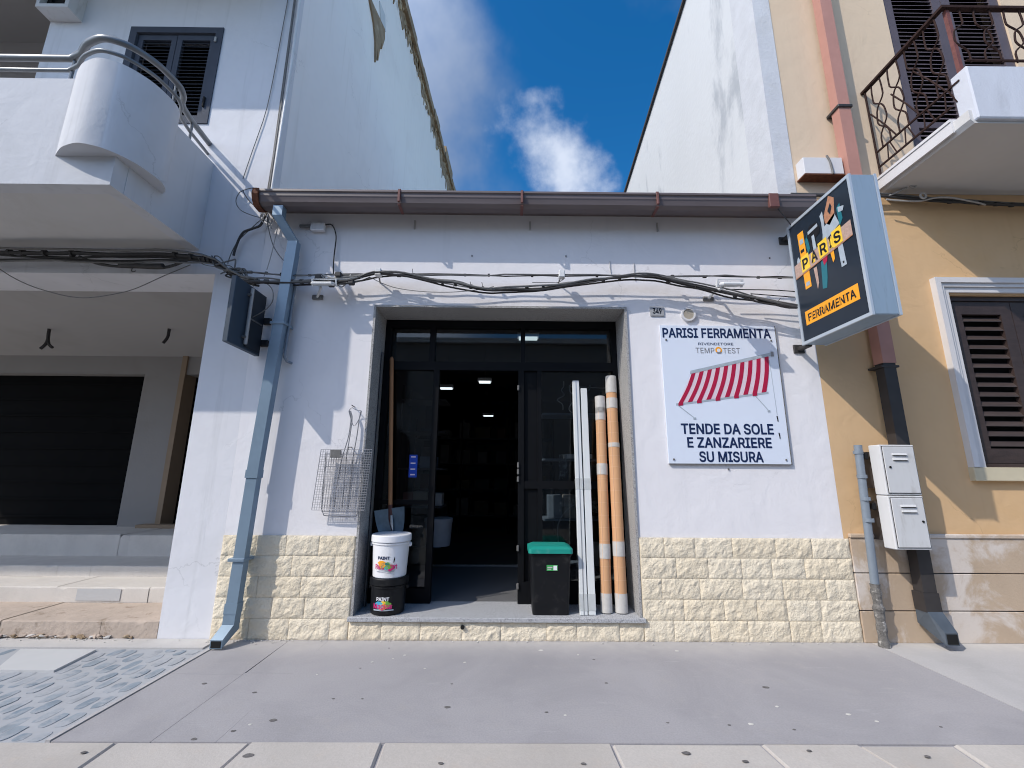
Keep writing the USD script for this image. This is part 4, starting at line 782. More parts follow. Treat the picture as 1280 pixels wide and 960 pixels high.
for i, (pts, m) in enumerate([([(-2.642, -.05, 3.974), (-2.493, -.05, 4.02), (-2.375, -.06, 3.889), (-2.41, -.05, 3.70), (-2.616, -.05, 3.783), (-2.669, -.05, 3.886), (-2.642, -.05, 3.974)], 'cable_grey'),
                              ([(-2.60, -.07, 3.97), (-2.48, -.07, 3.82), (-2.38, -.07, 3.76)], 'cable'), ([(-2.36, -.05, 3.72), (-2.48, -.04, 3.60), (-2.62, -.04, 3.40), (-2.66, -.04, 3.22)], 'cable_grey'),
                              ([(-2.30, -.12, 3.66), (-2.24, -.1, 3.42), (-2.10, -.1, 3.22)], 'cable_grey'), ([(-2.2, -.1, 3.60), (-2.22, -.1, 3.35), (-2.25, -.1, 3.13)], 'cable_pale'),
                              ([(-2.24, -.1, 3.0), (-2.1, -.2, 2.80), (-2.28, -.2, 2.62)], 'cable_grey')]):
    part(dw, 'wire', T(smooth_path(pts, 6), .0045, 5), m)
for i in range(5): part(dw, 'frayed_end', T(smooth_path([(-2.36, -.09, 3.74), (-2.33+q.uniform(-.05, .08), -.1, 3.68), (-2.32+q.uniform(-.06, .1), -.1, 3.58+q.uniform(-.06, .04))], 4), .005, 5), 'cable_pale')
cw = thing('corner_cables', 'white conduit and thin wires climbing the upper left corner above the gutter', 'conduit', (-2.3, -.03, 4.0))
part(cw, 'conduit', T([(-2.345, -.035, 3.85), (-2.32, -.035, 5.6), (-2.335, -.035, 7.5)], .014, 8), 'lamp_white', smooth=True)
part(cw, 'wire', T([(-2.375, -.03, 3.85), (-2.37, -.03, 5.0), (-2.39, -.03, 7.5)], .011, 6), 'cable_grey'); part(cw, 'wire', T([(-2.40, -.02, 3.88), (-2.39, -.02, 4.4), (-2.40, -.02, 7.5)], .005, 6), 'cable_grey')
part(cw, 'wire', T(smooth_path([(-2.66, -.012, 4.15), (-2.62, -.012, 4.4), (-2.522, -.012, 5.03), (-2.50, -.012, 5.5), (-2.45, -.012, 7.5)], 5), .004, 5), 'cable_grey')

# ------------------------------------------------------------------ small projecting sign, left
pl = thing('hanging_sign', 'small slate blue projecting sign with a pale tube beside the left downpipe', 'sign', (-2.28, -.2, 2.3))
part(pl, 'panel', B(-2.305, -2.262, -.475, -.02, 2.325, 2.895, .004), 'slate')
part(pl, 'inset', B(-2.2615, -2.256, -.26, -.035, 2.345, 2.875), 'slate_dark')
part(pl, 'tube', T([(-2.235, -.285, 2.36), (-2.235, -.285, 2.86)], .014, 10), 'cable_pale', smooth=True)
for z in (2.42, 2.80): part(pl, 'tube_clip', B(-2.262, -2.228, -.31, -.26, z-.01, z+.01, .003), 'cable_grey')
part(pl, 'inset_bar', B(-2.2555, -2.251, -.25, -.05, 2.60, 2.612), 'cable_grey')
for z in (2.45, 2.66): part(pl, 'bracket', cat([T([(-2.28, .001, z), (-2.28, -.03, z)], .014, 8), B(-2.27, -2.20, -.03, .001, z-.03, z+.03, .005)]), 'cable')

# ------------------------------------------------------------------ downpipes
def square_pipe(P, w, d):
    """square tube along points, width w in X, depth d in Y"""
    P = np.array(P, float); ms = []
    for a, b in zip(P[:-1], P[1:]):
        c = []
        for p in (a, b): c += [(p[0]+sx*w/2, p[1]+sy*d/2, p[2]) for sx in (-1, 1) for sy in (-1, 1)]
        ms.append(trimesh.convex.convex_hull(np.array(c)))
    return ms
dp = thing('downpipe', 'square blue grey downpipe running down the left corner of the shop', 'downpipe', (-2.13, -.15, 0))
wp, dpp = .088, .072
seg = square_pipe([(-2.135, -.215, 3.70), (-2.135, -.215, 3.60), (-2.02, -.115, 3.40), (-2.025, -.115, 3.28)], wp, dpp)
part(dp, 'elbow', cat(seg), 'pipe_blue')
part(dp, 'pipe', cat(square_pipe([(-2.025, -.115, 3.285), (-2.118, -.115, 1.26)], wp+.006, dpp+.006)), 'pipe_blue')
part(dp, 'pipe', cat(square_pipe([(-2.116, -.115, 1.30), (-2.148, -.115, .23)], wp, dpp)), 'pipe_blue')
part(dp, 'socket', cat(square_pipe([(-2.117, -.115, 1.32), (-2.1185, -.115, 1.255)], wp+.014, dpp+.014)), 'pipe_blue'); part(dp, 'socket', cat(square_pipe([(-2.146, -.115, .30), (-2.149, -.115, .225)], wp+.010, dpp+.010)), 'pipe_blue')
part(dp, 'shoe', cat(square_pipe([(-2.149, -.115, .235), (-2.151, -.115, .14)], wp+.004, dpp+.004)+[trimesh.convex.convex_hull(np.array([(-2.197, -.153, .15), (-2.107, -.153, .15), (-2.197, -.077, .15), (-2.107, -.077, .15), (-2.218, -.235, .072), (-2.128, -.235, .072), (-2.218, -.235, .012), (-2.128, -.235, .012), (-2.197, -.077, .10), (-2.107, -.077, .10)]))]), 'pipe_blue')
part(dp, 'outlet', B(-2.210, -2.136, -.238, -.230, .019, .065), 'black')
part(dp, 'guide_rod', T(smooth_path([(-1.985, -.075, 3.0), (-2.0, -.075, 2.5), (-2.005, -.075, 2.30), (-1.99, -.03, 2.27), (-1.975, .001, 2.27)], 4), .012, 8), 'pipe_grey', smooth=True)
for x, z in ((-2.06, 2.6), (-2.15, .62)): part(dp, 'pipe_bracket', B(x-.065, x+.065, -.165, .001, z-.012, z+.012, .003), 'pipe_blue')
rp = thing('downpipe', 'terracotta and black downpipe on the yellow house beside the meter cabinets', 'downpipe', (3.35, -.1, 0))
part(rp, 'pipe', cat(square_pipe([(3.355, -.10, 9.2), (3.338, -.10, 2.28)], .118, .10)), 'pipe_red', label='terracotta painted upper pipe')
part(rp, 'pipe', cat(square_pipe([(3.336, -.10, 2.285), (3.345, -.09, .30)], .108, .09)), 'pipe_dark', label='dark lower pipe')
part(rp, 'socket', cat(square_pipe([(3.342, -.09, .40), (3.345, -.09, .26)], .125, .105)), 'pipe_dark')
part(rp, 'shoe', trimesh.convex.convex_hull(np.array([(3.285, -.14, .27), (3.405, -.14, .27), (3.285, -.04, .27), (3.405, -.04, .27), (3.335, -.205, .135), (3.435, -.205, .135), (3.335, -.205, .045), (3.435, -.205, .045), (3.285, -.04, .16), (3.405, -.04, .16)])), 'pipe_foot')
part(rp, 'outlet', B(3.345, 3.425, -.209, -.199, .055, .125), 'black')
part(rp, 'pipe_bracket', B(3.27, 3.42, -.165, .001, 4.93, 4.96, .004), 'pipe_dark'); part(rp, 'pipe_bracket', B(3.26, 3.42, -.15, .001, 2.24, 2.26, .004), 'pipe_dark')
cd = thing('conduit_pipe', 'grey conduit pipe with crumbling mortar foot left of the meter cabinets', 'pipe', (2.95, -.1, 0))
part(cd, 'pipe', T([(2.955, -.13, 1.56), (2.947, -.115, 1.0), (2.94, -.10, .42)], .030, 14), 'pipe_grey', smooth=True)
cpts = np.array([(2.94, -.10, z) for z in np.linspace(.46, 0, 16)]); part(cd, 'mortar_sleeve', T(cpts, [.034+q.uniform(-.004, .010) for _ in cpts], 12), 'pipe_mortar')
for z in (1.50, 1.30, 1.12, .95): part(cd, 'pipe_collar', T([(2.953, -.125, z-.014), (2.953, -.125, z+.014)], .037, 14), 'pipe_grey', smooth=40)
for z in (1.47, 1.06): part(cd, 'cable_gland', B(2.985, 3.02, -.15, -.08, z-.03, z+.03, .008), 'black_plastic')

# ------------------------------------------------------------------ meter cabinets
def cabinet(z0, z1, label, key):
    t = thing('meter_cabinet', label, 'cabinet', (3.15, -.17, z0)); x0, x1, y0, y1 = 3.02, 3.305, -.265, -.152
    part(t, 'case', B(x0, x1, y0, y1, z0, z1, .006), 'offwhite')
    part(t, 'stand_off', B(x0+.03, x1-.2, y1, .001, z0+.05, z1-.05), 'pipe_dark')
    part(t, 'door', B(x0+.018, x1-.014, y0-.008, y0-.0005, z0+.018, z1-.016, .003), 'offwhite')
    part(t, 'door_gap', B(x0+.014, x1-.010, y0-.0035, y0-.0002, z0+.014, z1-.012), 'pipe_dark')
    for dz in (.085, .125): part(t, 'vent_hood', trimesh.convex.convex_hull(np.array([(x0+.085, y0-.008, z1-dz), (x0+.205, y0-.008, z1-dz), (x0+.085, y0-.008, z1-dz+.018), (x0+.205, y0-.008, z1-dz+.018), (x0+.09, y0-.020, z1-dz+.002), (x0+.20, y0-.020, z1-dz+.002)])), 'offwhite')
    for dz in (.088, .128): part(t, 'vent_slot', B(x0+.088, x0+.202, y0-.0095, y0-.0085, z1-dz-.004, z1-dz), 'black')
    kx, kz = key; part(t, 'lock', rot(trimesh.creation.cylinder(.009, .006, sections=14), kx, y0-.010, kz), 'black')
cabinet(1.155, 1.555, 'upper pale grey meter cabinet beside the conduit pipe', (3.075, 1.375)); cabinet(.742, 1.150, 'lower pale grey meter cabinet above the tan stone base', (3.262, .955))

# ------------------------------------------------------------------ projecting tool shop sign
sg = thing('projecting_sign', 'large dark projecting light box sign with tools and FERRAMENTA lettering', 'sign', (2.71, -.53, 2.43))
SX0, SX1, SY0, SY1, SZ0, SZ1 = 2.595, 2.800, -.15, -.900, 2.435, 3.575
part(sg, 'case', cat([B(SX0+.012, SX1-.012, SY1, SY0, SZ0, SZ1, .006)]), 'sign_side')
rim = cat([B(SX0-.006, SX0+.0115, SY1-.004, SY0+.004, SZ1-.022, SZ1+.004), B(SX0-.006, SX0+.0115, SY1-.004, SY0+.004, SZ0-.004, SZ0+.022), B(SX0-.006, SX0+.0115, SY1-.004, SY1+.020, SZ0+.022, SZ1-.022), B(SX0-.006, SX0+.0115, SY0-.020, SY0+.004, SZ0+.022, SZ1-.022)])
part(sg, 'rim', rim, 'sign_rim'); rim2 = rim.copy(); rim2.apply_translation((SX1-SX0-.006, 0, 0)); part(sg, 'rim', rim2, 'sign_rim')
part(sg, 'face', B(SX0+.002, SX0+.0118, SY1+.020, SY0-.020, SZ0+.022, SZ1-.022), 'navy_face'); part(sg, 'face', B(SX1-.0118, SX1-.002, SY1+.020, SY0-.020, SZ0+.022, SZ1-.022), 'navy_face')
W, H = SY0-SY1, SZ1-SZ0
def art(poly, m, k=1, nm='tool_picture'): part(sg, nm, on_left(ext(poly, .0009), SX0+.0018-.0011*(k-1), SY0, SZ0), m)
def P(*uv): return Polygon([(u*W, v*H) for u, v in uv])
art(P((.10, .135), (.885, .135), (.885, .245), (.10, .245)), 'orange', 1, 'banner')
part(sg, 'lettering', on_left(text('FERRAMENTA', .70*W, .064, True, .0009), SX0+.0005, SY0-.145*W, SZ0+.160*H), 'black_ink')
# stencil gaps cut through the letters
for i in range(1, 10): art(P((.145+.07*i-.004, .16), (.145+.07*i+.004, .16), (.145+.07*i+.02, .22), (.145+.07*i+.012, .22)), 'orange', 4, 'letter_gap')
art(P((.17, .41), (.27, .41), (.255, .88), (.155, .88)), 'orange', 2); art(P((.19, .43), (.25, .43), (.25, .46), (.19, .46)), 'silver_ink', 3); art(P((.18, .78), (.24, .78), (.238, .82), (.18, .82)), 'silver_ink', 3); art(P((.175, .71), (.235, .71), (.234, .735), (.175, .735)), 'black_ink', 3)
art(P((.04, .53), (.93, .575), (.93, .69), (.04, .645)), 'ruler_ink', 4)
art(P((.04, .53), (.93, .575), (.93, .583), (.04, .538)), 'wood_ink', 5)
# saw
art(P((.60, .86), (.70, .975), (.77, .93), (.74, .80), (.66, .76), (.60, .80)), 'wood_ink', 2); art(P((.66, .87), (.71, .915), (.725, .88), (.69, .83)), 'navy_face', 3)
art(P((.56, .77), (.74, .82), (.79, .72), (.52, .66)), 'silver_ink', 2)
# drill, square, spanner, chisel and other tools
art(P((.30, .80), (.36, .87), (.48, .86), (.52, .80), (.50, .76), (.43, .75), (.44, .66), (.36, .66), (.34, .75)), 'black_ink', 3); art(P((.33, .835), (.49, .845), (.49, .82), (.33, .81)), 'silver_ink', 4)
art(P((.38, .78), (.42, .78), (.43, .66), (.38, .66)), 'silver_ink', 4)
art(P((.27, .78), (.31, .82), (.33, .70), (.29, .66)), 'teal_ink', 3)
art(P((.54, .88), (.585, .90), (.59, .82), (.575, .66), (.545, .66), (.55, .82)), 'silver_ink', 3)
art(P((.73, .41), (.80, .41), (.785, .60), (.72, .60)), 'silver_ink', 3); art(P((.755, .43), (.775, .43), (.775, .445), (.755, .445)), 'black_ink', 4)
art(P((.78, .84), (.83, .86), (.84, .74), (.79, .70)), 'teal_ink', 3); art(P((.80, .84), (.88, .82), (.86, .79), (.80, .80)), 'silver_ink', 4)
art(P((.46, .54), (.55, .56), (.52, .40), (.49, .33), (.43, .34)), 'teal_ink', 2); art(P((.49, .55), (.57, .57), (.55, .52), (.50, .50)), 'red_ink', 3)
art(P((.34, .53), (.39, .53), (.39, .40), (.36, .36)), 'ruler_ink', 3); art(P((.61, .57), (.66, .57), (.66, .50), (.63, .48)), 'orange', 3); art(P((.10, .62), (.15, .66), (.12, .70), (.09, .67)), 'silver_ink', 2)
# big letters on the ruler
for i, (s, u, m) in enumerate([('P', .185, 'black_ink'), ('A', .335, 'black_ink'), ('R', .48, 'black_ink'), ('I', .62, 'black_ink'), ('S', .69, 'black_ink')]):
    v = .555+.05*u
    art(P((u-.02, v-.015), (u+.115, v-.008), (u+.11, v+.115), (u-.025, v+.108)) if s in 'PRS' else P((u, v), (u+.05, v), (u+.05, v+.08), (u, v+.08)), 'yellow_ink', 6)
    part(sg, 'lettering', on_left(text(s, (.095 if s != 'I' else .03)*W, .088, True, .0009), SX0-.0050, SY0-u*W, SZ0+(v+.008)*H), m)
part(sg, 'mount', cat([B(2.60, 2.70, -.016, .001, 2.40, 2.48, .005), B(2.63, 2.67, -.16, -.015, 2.42, 2.455, .004)]), 'cable'); part(sg, 'mount', cat([B(2.60, 2.70, -.016, .001, 3.49, 3.57, .005), B(2.63, 2.67, -.16, -.015, 3.52, 3.555, .004)]), 'cable')
part(sg, 'stay_wire', T([(2.45, -.27, 3.70), (2.62, -.20, 3.55)], .006, 6), 'cable')

# ================================================================== LEFT (WHITE) HOUSE
lh = thing('white_house', 'white two storey house with curved balcony, dark shutters and open porch', 'house', (-3.8, 1, 0))
PL, PR, LB = -2.79, -2.37, -9.0
ZB = 3.385
part(lh, 'corner_pillar', B(PL, PR, .0, .42, 0, 3.13), 'plaster_white')
part(lh, 'porch_beam', B(LB, PR, .001, .42, 3.131, ZB), 'plaster_white')
WX0, WX1, WZ0, WZ1 = -4.11, -3.115, 4.79, 6.0
up_ = cat([B(WX1, -2.3665, 0, .119, ZB, 10.45), B(-5.0, WX0, 0, .4, ZB, 10.45), B(WX0, WX1, 0, .4, ZB, WZ0), B(WX0, WX1, 0, .4, WZ1, 10.45), B(LB, -5.0, 0, .4, ZB, 4.35), B(LB, -5.0, 0, .4, 7.2, 10.45)])
part(lh, 'upper_wall', up_, 'plaster_white')
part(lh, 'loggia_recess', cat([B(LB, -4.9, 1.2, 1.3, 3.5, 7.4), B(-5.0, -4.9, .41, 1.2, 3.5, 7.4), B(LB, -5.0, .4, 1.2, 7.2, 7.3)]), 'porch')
# side wall above the shop roof, its top edge rising away from the street
sw = [(.12, 3.0), (13, 3.0), (13, 12.65), (11.5, 12.40), (.12, 10.483)]
m = remap(ext(Polygon(sw), .30), (0, 1, 0), (0, 0, 1), (1, 0, 0), (-2.6665, 0, 0)); part(lh, 'side_wall', m, 'side_left')
def edge_z(y): return 10.53+(y-.4)*.1696
y = .4
while y < 12.6:
    l = q.uniform(.35, .9); y1 = min(y+l, 12.9); hh = .22+q.uniform(-.02, .06) + (.22 if 9.0 < y < 11 else 0)
    v = [(a, b, edge_z(b)+c) for a in (-2.69, -2.27+q.uniform(-.025, .02)) for b in (y+.006, y1-.004) for c in (.002, hh)]
    part(lh, 'coping_stone', trimesh.convex.convex_hull(np.array(v)), 'coping'); y = y1
# broken plaster hanging under the coping
def scab(pts, t=.018):
    return remap(ext(Polygon(pts), t), (0, 1, 0), (0, 0, 1), (1, 0, 0), (-2.3655, 0, 0))
rs = random.Random(11); y = 2.6
while y < 12.4:
    w = rs.uniform(.5, 1.3); n = max(4, int(w/.09)); ys = np.linspace(y, min(y+w, 12.6), n)
    dd = [rs.uniform(.12, .30)+(rs.uniform(.1, .34) if rs.random() < .35 else 0)+(.30 if yy > 8.6 else 0)*rs.uniform(.6, 1.2) for yy in ys]
    part(lh, 'bare_stone_and_sunlit_patch', scab([(yy, edge_z(yy)) for yy in ys]+[(yy+rs.uniform(-.02, .02), edge_z(yy)-d) for yy, d in zip(ys[::-1], dd[::-1])], .016+.004*rs.random()), rs.choice(['coping', 'coping', 'coping_pale']))
    y += w+(rs.uniform(.02, .12) if rs.random() < .4 else .004)
for k in range(110):
    yy = rs.uniform(2.6, 12.3); zz = edge_z(yy)-abs(rs.gauss(0, .16)); r_ = rs.uniform(.03, .09)
    pc = np.array([(rs.uniform(-.5, 1)*.035, rs.uniform(-1, 1)*r_*1.4, rs.uniform(-1, 1)*r_) for _ in range(10)])+np.array([-2.352, yy, zz])
    part(lh, 'crumbling_stone', trimesh.convex.convex_hull(pc), rs.choice(['coping', 'coping_pale', 'coping']))
part(lh, 'bare_stone_and_sunlit_patch', scab([(1.75, 8.95), (1.95, 9.0), (2.62, 9.28), (2.66, 9.1), (2.55, 8.75), (2.50, 8.85), (2.42, 8.35), (2.36, 8.55), (2.32, 8.20), (2.24, 8.55), (2.10, 8.75)], .03), 'coping', label='dark broken plaster scar high on the side wall')
part(lh, 'bare_stone_and_sunlit_patch', scab([(2.3, 9.5), (2.62, 9.6), (2.72, 9.34), (2.45, 9.2)], .012), 'side_right')  # pale patch: sunlit sliver beside the scar, its brightness put into the colour
# balcony slab, parapet, rounded corner
XS = -2.985; YF = -.94
part(lh, 'balcony_slab', B(LB, XS-.112, YF+.112, -.001, ZB+.004, ZB+.16), 'soffit')
part(lh, 'parapet', cat([B(LB, XS, YF-.004, YF+.11, ZB-.0, 4.325), B(XS-.11, XS+.004, YF+.11, -.001, ZB-.0, 4.325)]), 'parapet')
crv = smooth_path([(-3.47, YF+.02, 0), (-3.40, -.975, 0), (-3.28, -1.045, 0), (-3.14, -1.08, 0), (-3.03, -1.045, 0), (-2.94, -.955, 0), (-2.885, -.83, 0), (-2.868, -.68, 0), (-2.905, -.57, 0), (-3.0, -.49, 0)], 6)
poly = Polygon(list(crv[:, :2])+[(-3.06, -.49), (-3.06, -.86), (-3.47, -.86)])
mcr = ext(poly.buffer(0), 4.375-3.625); mcr.apply_translation((0, 0, 3.625)); part(lh, 'rounded_corner', mcr, 'parapet', smooth=28, label='rounded bulging corner of the balcony')
# rails
def rail(z, r, inset, w):
    c = np.array([(x, y, z) for x, y, _ in crv[3:-3]]); c = c + np.array([0, inset, 0])*0
    front = [(LB, YF+.03, z), (-3.55, YF+.03, z), (-3.47, YF+.0, z)]; side = [(-2.97, -.50, z), (-3.0, -.44, z), (-3.03, -.30, z), (-3.06, .0, z)]
    return T(np.vstack([front, c, side]), r, 10)
part(lh, 'hand_rail', rail(4.555, .026, .03, 1), 'steel', smooth=50); part(lh, 'mid_rail', rail(4.44, .015, .03, 1), 'steel', smooth=50)
for x in (-3.52, -4.6, -5.7, -6.8): part(lh, 'rail_post', T([(x, YF+.03, 4.32), (x, YF+.03, 4.56)], .012, 8), 'steel')
for x, y in ((-2.90, -.66), (-3.03, -.28)): part(lh, 'rail_post', T([(x, y, 4.32), (x, y, 4.56)], .012, 8), 'steel')
part(lh, 'upper_balcony_slab', B(LB, -2.55, YF, -.001, 6.66, 6.84), 'soffit')
part(lh, 'upper_parapet', B(LB, -2.55, YF-.08, YF-.001, 6.66, 7.6), 'plaster_white')
# window with louvred shutters
part(lh, 'window_frame', cat([B(WX0, WX0+.075, -.012, .10, WZ0, WZ1), B(WX1-.075, WX1, -.012, .10, WZ0, WZ1), B(WX0+.075, WX1-.075, -.012, .10, WZ1-.075, WZ1), B(WX0+.075, WX1-.075, -.012, .10, WZ0, WZ0+.04)]), 'shutter_blue')
part(lh, 'window_back', B(WX0, WX1, .20, .24, WZ0, WZ1), 'black')
def shutter(parent, x0, x1, z0, z1, y, ns, mf, msl, st=.06, tilt=.40, rails=()):
    lf = part(parent, 'shutter_leaf', cat([B(x0, x0+st, y, y+.04, z0, z1), B(x1-st, x1, y, y+.04, z0, z1), B(x0+st, x1-st, y, y+.04, z0, z0+st*1.2), B(x0+st, x1-st, y, y+.04, z1-st*1.2, z1)]+[B(x0+st, x1-st, y, y+.04, a, b) for a, b in rails]), mf)
    za, zb = z0+st*1.2, z1-st*1.2; p = (zb-za)/ns
    for i in range(ns):
        zc = za+p*(i+.5)
        if any(a-.01 < zc < b+.01 for a, b in rails): continue
        h = p*tilt; t = .0035
        v = [(x, y+.004, zc-h-t) for x in (x0+st, x1-st)]+[(x, y+.004, zc-h+t) for x in (x0+st, x1-st)]+[(x, y+.036, zc+h-t) for x in (x0+st, x1-st)]+[(x, y+.036, zc+h+t) for x in (x0+st, x1-st)]
        part(lf, 'slat', trimesh.convex.convex_hull(np.array(v)), msl)
    return lf
xm = (WX0+WX1)/2
shutter(lh, WX0+.08, xm-.005, WZ0+.045, WZ1-.08, .015, 22, 'shutter_blue', 'slat_blue', .055); rl = shutter(lh, xm+.005, WX1-.08, WZ0+.045, WZ1-.08, .012, 22, 'shutter_blue', 'slat_blue', .055)
part(rl, 'latch', B(WX1-.075, WX1-.055, -.03, -.012, 4.98, 5.10, .004), 'black'); part(rl, 'latch', B(WX1-.07, WX1-.05, -.03, -.012, 5.80, 5.86, .004), 'cable_pale')
# wall-mounted ventilation unit
ac = thing('wall_unit', 'small boxy ventilation unit with dark grille high on the left wall', 'vent unit', (-4.83, -.1, 6.05))
part(ac, 'case', cat([B(-5.0, -4.66, -.16, -.001, 6.06, 6.10), B(-5.0, -4.66, -.16, -.001, 6.33, 6.37), B(-5.0, -4.965, -.16, -.001, 6.10, 6.33), B(-4.70, -4.66, -.16, -.001, 6.10, 6.33)]), 'offwhite'); part(ac, 'grille', B(-4.965, -4.70, -.10, -.01, 6.10, 6.33), 'black')
part(ac, 'fan_ring', rot(trimesh.creation.annulus(.07, .09, .02, sections=24), -4.83, -.11, 6.21), 'frame')
# porch
FZ = .59
sr = random.Random(17)
for k, (y0, z0, z1, m) in enumerate([(0, -.1, .128, 'step_base'), (.50, .129, .258, 'step'), (.92, .259, .36, 'step'), (1.45, .361, FZ, 'step')]):
    xs_ = [PL-.003]+[-3.25-.55*k % .5, -4.05-.1*k, -4.85+.13*k, LB]
    nm = 'porch_floor' if k == 3 else 'porch_step'
    part(lh, nm, B(LB, PL-.006, y0+.02, 6, z0, z1-.012), m)
    for xb, xa in zip(xs_[:-1], xs_[1:]):
        n = max(3, int((xb-xa)/.05)); X_ = np.linspace(xa+.0015, xb-.0015, n+1); jy, jz = sr.uniform(-.004, .004), sr.uniform(-.003, .003); v = []; f = []
        for x in X_:
            c = (.006+.016*abs(meshkit.noise(np.array([x*6, k*9.1, 0]), 3)-.2)+(.02 if sr.random() < .05 else 0)); w = .006*(meshkit.noise(np.array([x*9, k*4.0, 3]), 5)-.5)
            v += [(x, y0+jy+w, z0), (x, y0+jy+w, z1+jz-c), (x, y0+jy+w+c*.45, z1+jz-c*.3), (x, y0+jy+w+c*1.3, z1+jz), (x, 6 if k == 3 else [.54, .96, 1.49][k], z1+jz)]
        for a in range(n):
            for b in range(4): p_ = a*5+b; f += [(p_, p_+5, p_+6), (p_, p_+6, p_+1)]
        part(lh, 'floor_slab' if k == 3 else 'step_stone', trimesh.Trimesh(v, f, process=False), m, smooth=40)
part(lh, 'painted_patch', B(-3.95, -3.55, .494, .4985, .145, .245), 'white_slab')
YB = 2.2
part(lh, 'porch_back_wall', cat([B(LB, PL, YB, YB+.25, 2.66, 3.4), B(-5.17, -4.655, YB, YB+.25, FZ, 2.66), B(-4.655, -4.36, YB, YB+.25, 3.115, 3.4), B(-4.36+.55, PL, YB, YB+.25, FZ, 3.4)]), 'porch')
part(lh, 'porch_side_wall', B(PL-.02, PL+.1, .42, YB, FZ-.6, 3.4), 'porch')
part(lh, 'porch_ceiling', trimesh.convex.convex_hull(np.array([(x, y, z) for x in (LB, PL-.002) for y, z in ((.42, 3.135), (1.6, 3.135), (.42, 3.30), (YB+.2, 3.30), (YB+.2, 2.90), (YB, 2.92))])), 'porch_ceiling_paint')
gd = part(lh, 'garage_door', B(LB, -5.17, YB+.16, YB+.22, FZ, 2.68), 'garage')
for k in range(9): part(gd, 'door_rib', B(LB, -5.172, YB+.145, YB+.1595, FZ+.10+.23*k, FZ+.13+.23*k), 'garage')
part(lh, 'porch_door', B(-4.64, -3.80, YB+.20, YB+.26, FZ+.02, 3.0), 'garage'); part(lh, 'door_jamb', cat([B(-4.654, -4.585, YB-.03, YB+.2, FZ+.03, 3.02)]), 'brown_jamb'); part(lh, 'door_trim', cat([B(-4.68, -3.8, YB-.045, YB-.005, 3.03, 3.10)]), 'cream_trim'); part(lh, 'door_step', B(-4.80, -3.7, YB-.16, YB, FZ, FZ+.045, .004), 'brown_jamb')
for k, pts in enumerate([[(-5.75, 1.35, 3.12), (-5.70, 1.33, 3.0), (-5.68, 1.32, 2.86), (-5.72, 1.30, 2.76)], [(-5.70, 1.33, 3.0), (-5.66, 1.32, 2.84), (-5.58, 1.30, 2.78)], [(-4.22, 1.3, 3.12), (-4.20, 1.3, 2.95), (-4.23, 1.28, 2.84)]]):
    part(lh, 'ceiling_wire', T(smooth_path(pts, 4), .017, 6), 'cable')

for k in range(46):
    xx = rs.uniform(-4.6, -2.82); r_ = rs.uniform(.008, .026)
    pc = np.array([(rs.uniform(-1, 1)*r_*1.6, rs.uniform(-1, 1)*r_, rs.uniform(-.3, 1)*r_) for _ in range(9)])+np.array([xx, -.012, .012])
    part(lh, 'crumbling_stone', trimesh.convex.convex_hull(pc), rs.choice(['step_base', 'coping', 'step_base', 'concrete_pale']))
# ================================================================== RIGHT (YELLOW) HOUSE
yh = thing('yellow_house', 'yellow ochre house with white window trim, brown shutters and tan stone base', 'house', (4, 1, 0))
RX0, RXE = 2.8165, 9.0
UX0, UX1, UZ0, UZ1 = 4.13, 5.40, 1.385, 2.99      # ground floor window
DX0, DX1, DZ1 = 4.135, 5.45, 6.9                     # balcony door
low = cat([B(RX0, UX0, 0, .4, .01, 4.06), B(UX1, RXE, 0, .4, .01, 4.06), B(UX0, UX1, 0, .4, .01, UZ0), B(UX0, UX1, 0, .4, UZ1, 4.06)]); part(yh, 'ground_floor_wall', low, 'ochre')
upw = cat([B(2.8455, DX0, .004, .4, 4.061, 9.0), B(DX1, RXE, .004, .4, 4.061, 9.0), B(DX0, DX1, .004, .4, DZ1, 9.0), B(DX0, DX1, .004, .4, 4.061, 4.2)]); part(yh, 'upper_wall', upw, 'peach')
part(yh, 'corner_strip', B(2.66, 2.845, -.002, .4, 3.86, 9.2), 'strip')
sv = [(.401, 3.0), (.401, 8.65), (1.46, 8.455), (5.01, 7.74), (12, 6.35), (12, 3.0)]
part(yh, 'side_wall', remap(ext(Polygon(sv), .3), (0, 1, 0), (0, 0, 1), (1, 0, 0), (2.663, 0, 0)), 'side_right')
se = [(.401, 8.652), (1.46, 8.457), (5.01, 7.742), (12, 6.352), (12, 6.40), (5.01, 7.79), (1.46, 8.505), (.401, 8.70)]
part(yh, 'roof_edge', remap(ext(Polygon(se), .36), (0, 1, 0), (0, 0, 1), (1, 0, 0), (2.62, 0, 0)), 'dark_edge')
# plinth in three courses
for z0, z1 in ((0, .232), (.240, .518), (.526, .795)):
    for x0, x1 in ((2.852, 4.6), (4.604, 6.4), (6.404, 9.0)):
        part(yh, 'plinth_slab', B(x0, x1, -.022, -.001, z0, z1, .004), 'plinth')
part(yh, 'plinth_core', B(2.853, 9, -.012, -.0005, .001, .796), 'dark_edge')
part(yh, 'plinth_moulding', cat([B(2.848, 9, -.034, -.001, .797, .832, .008)]), 'plinth')
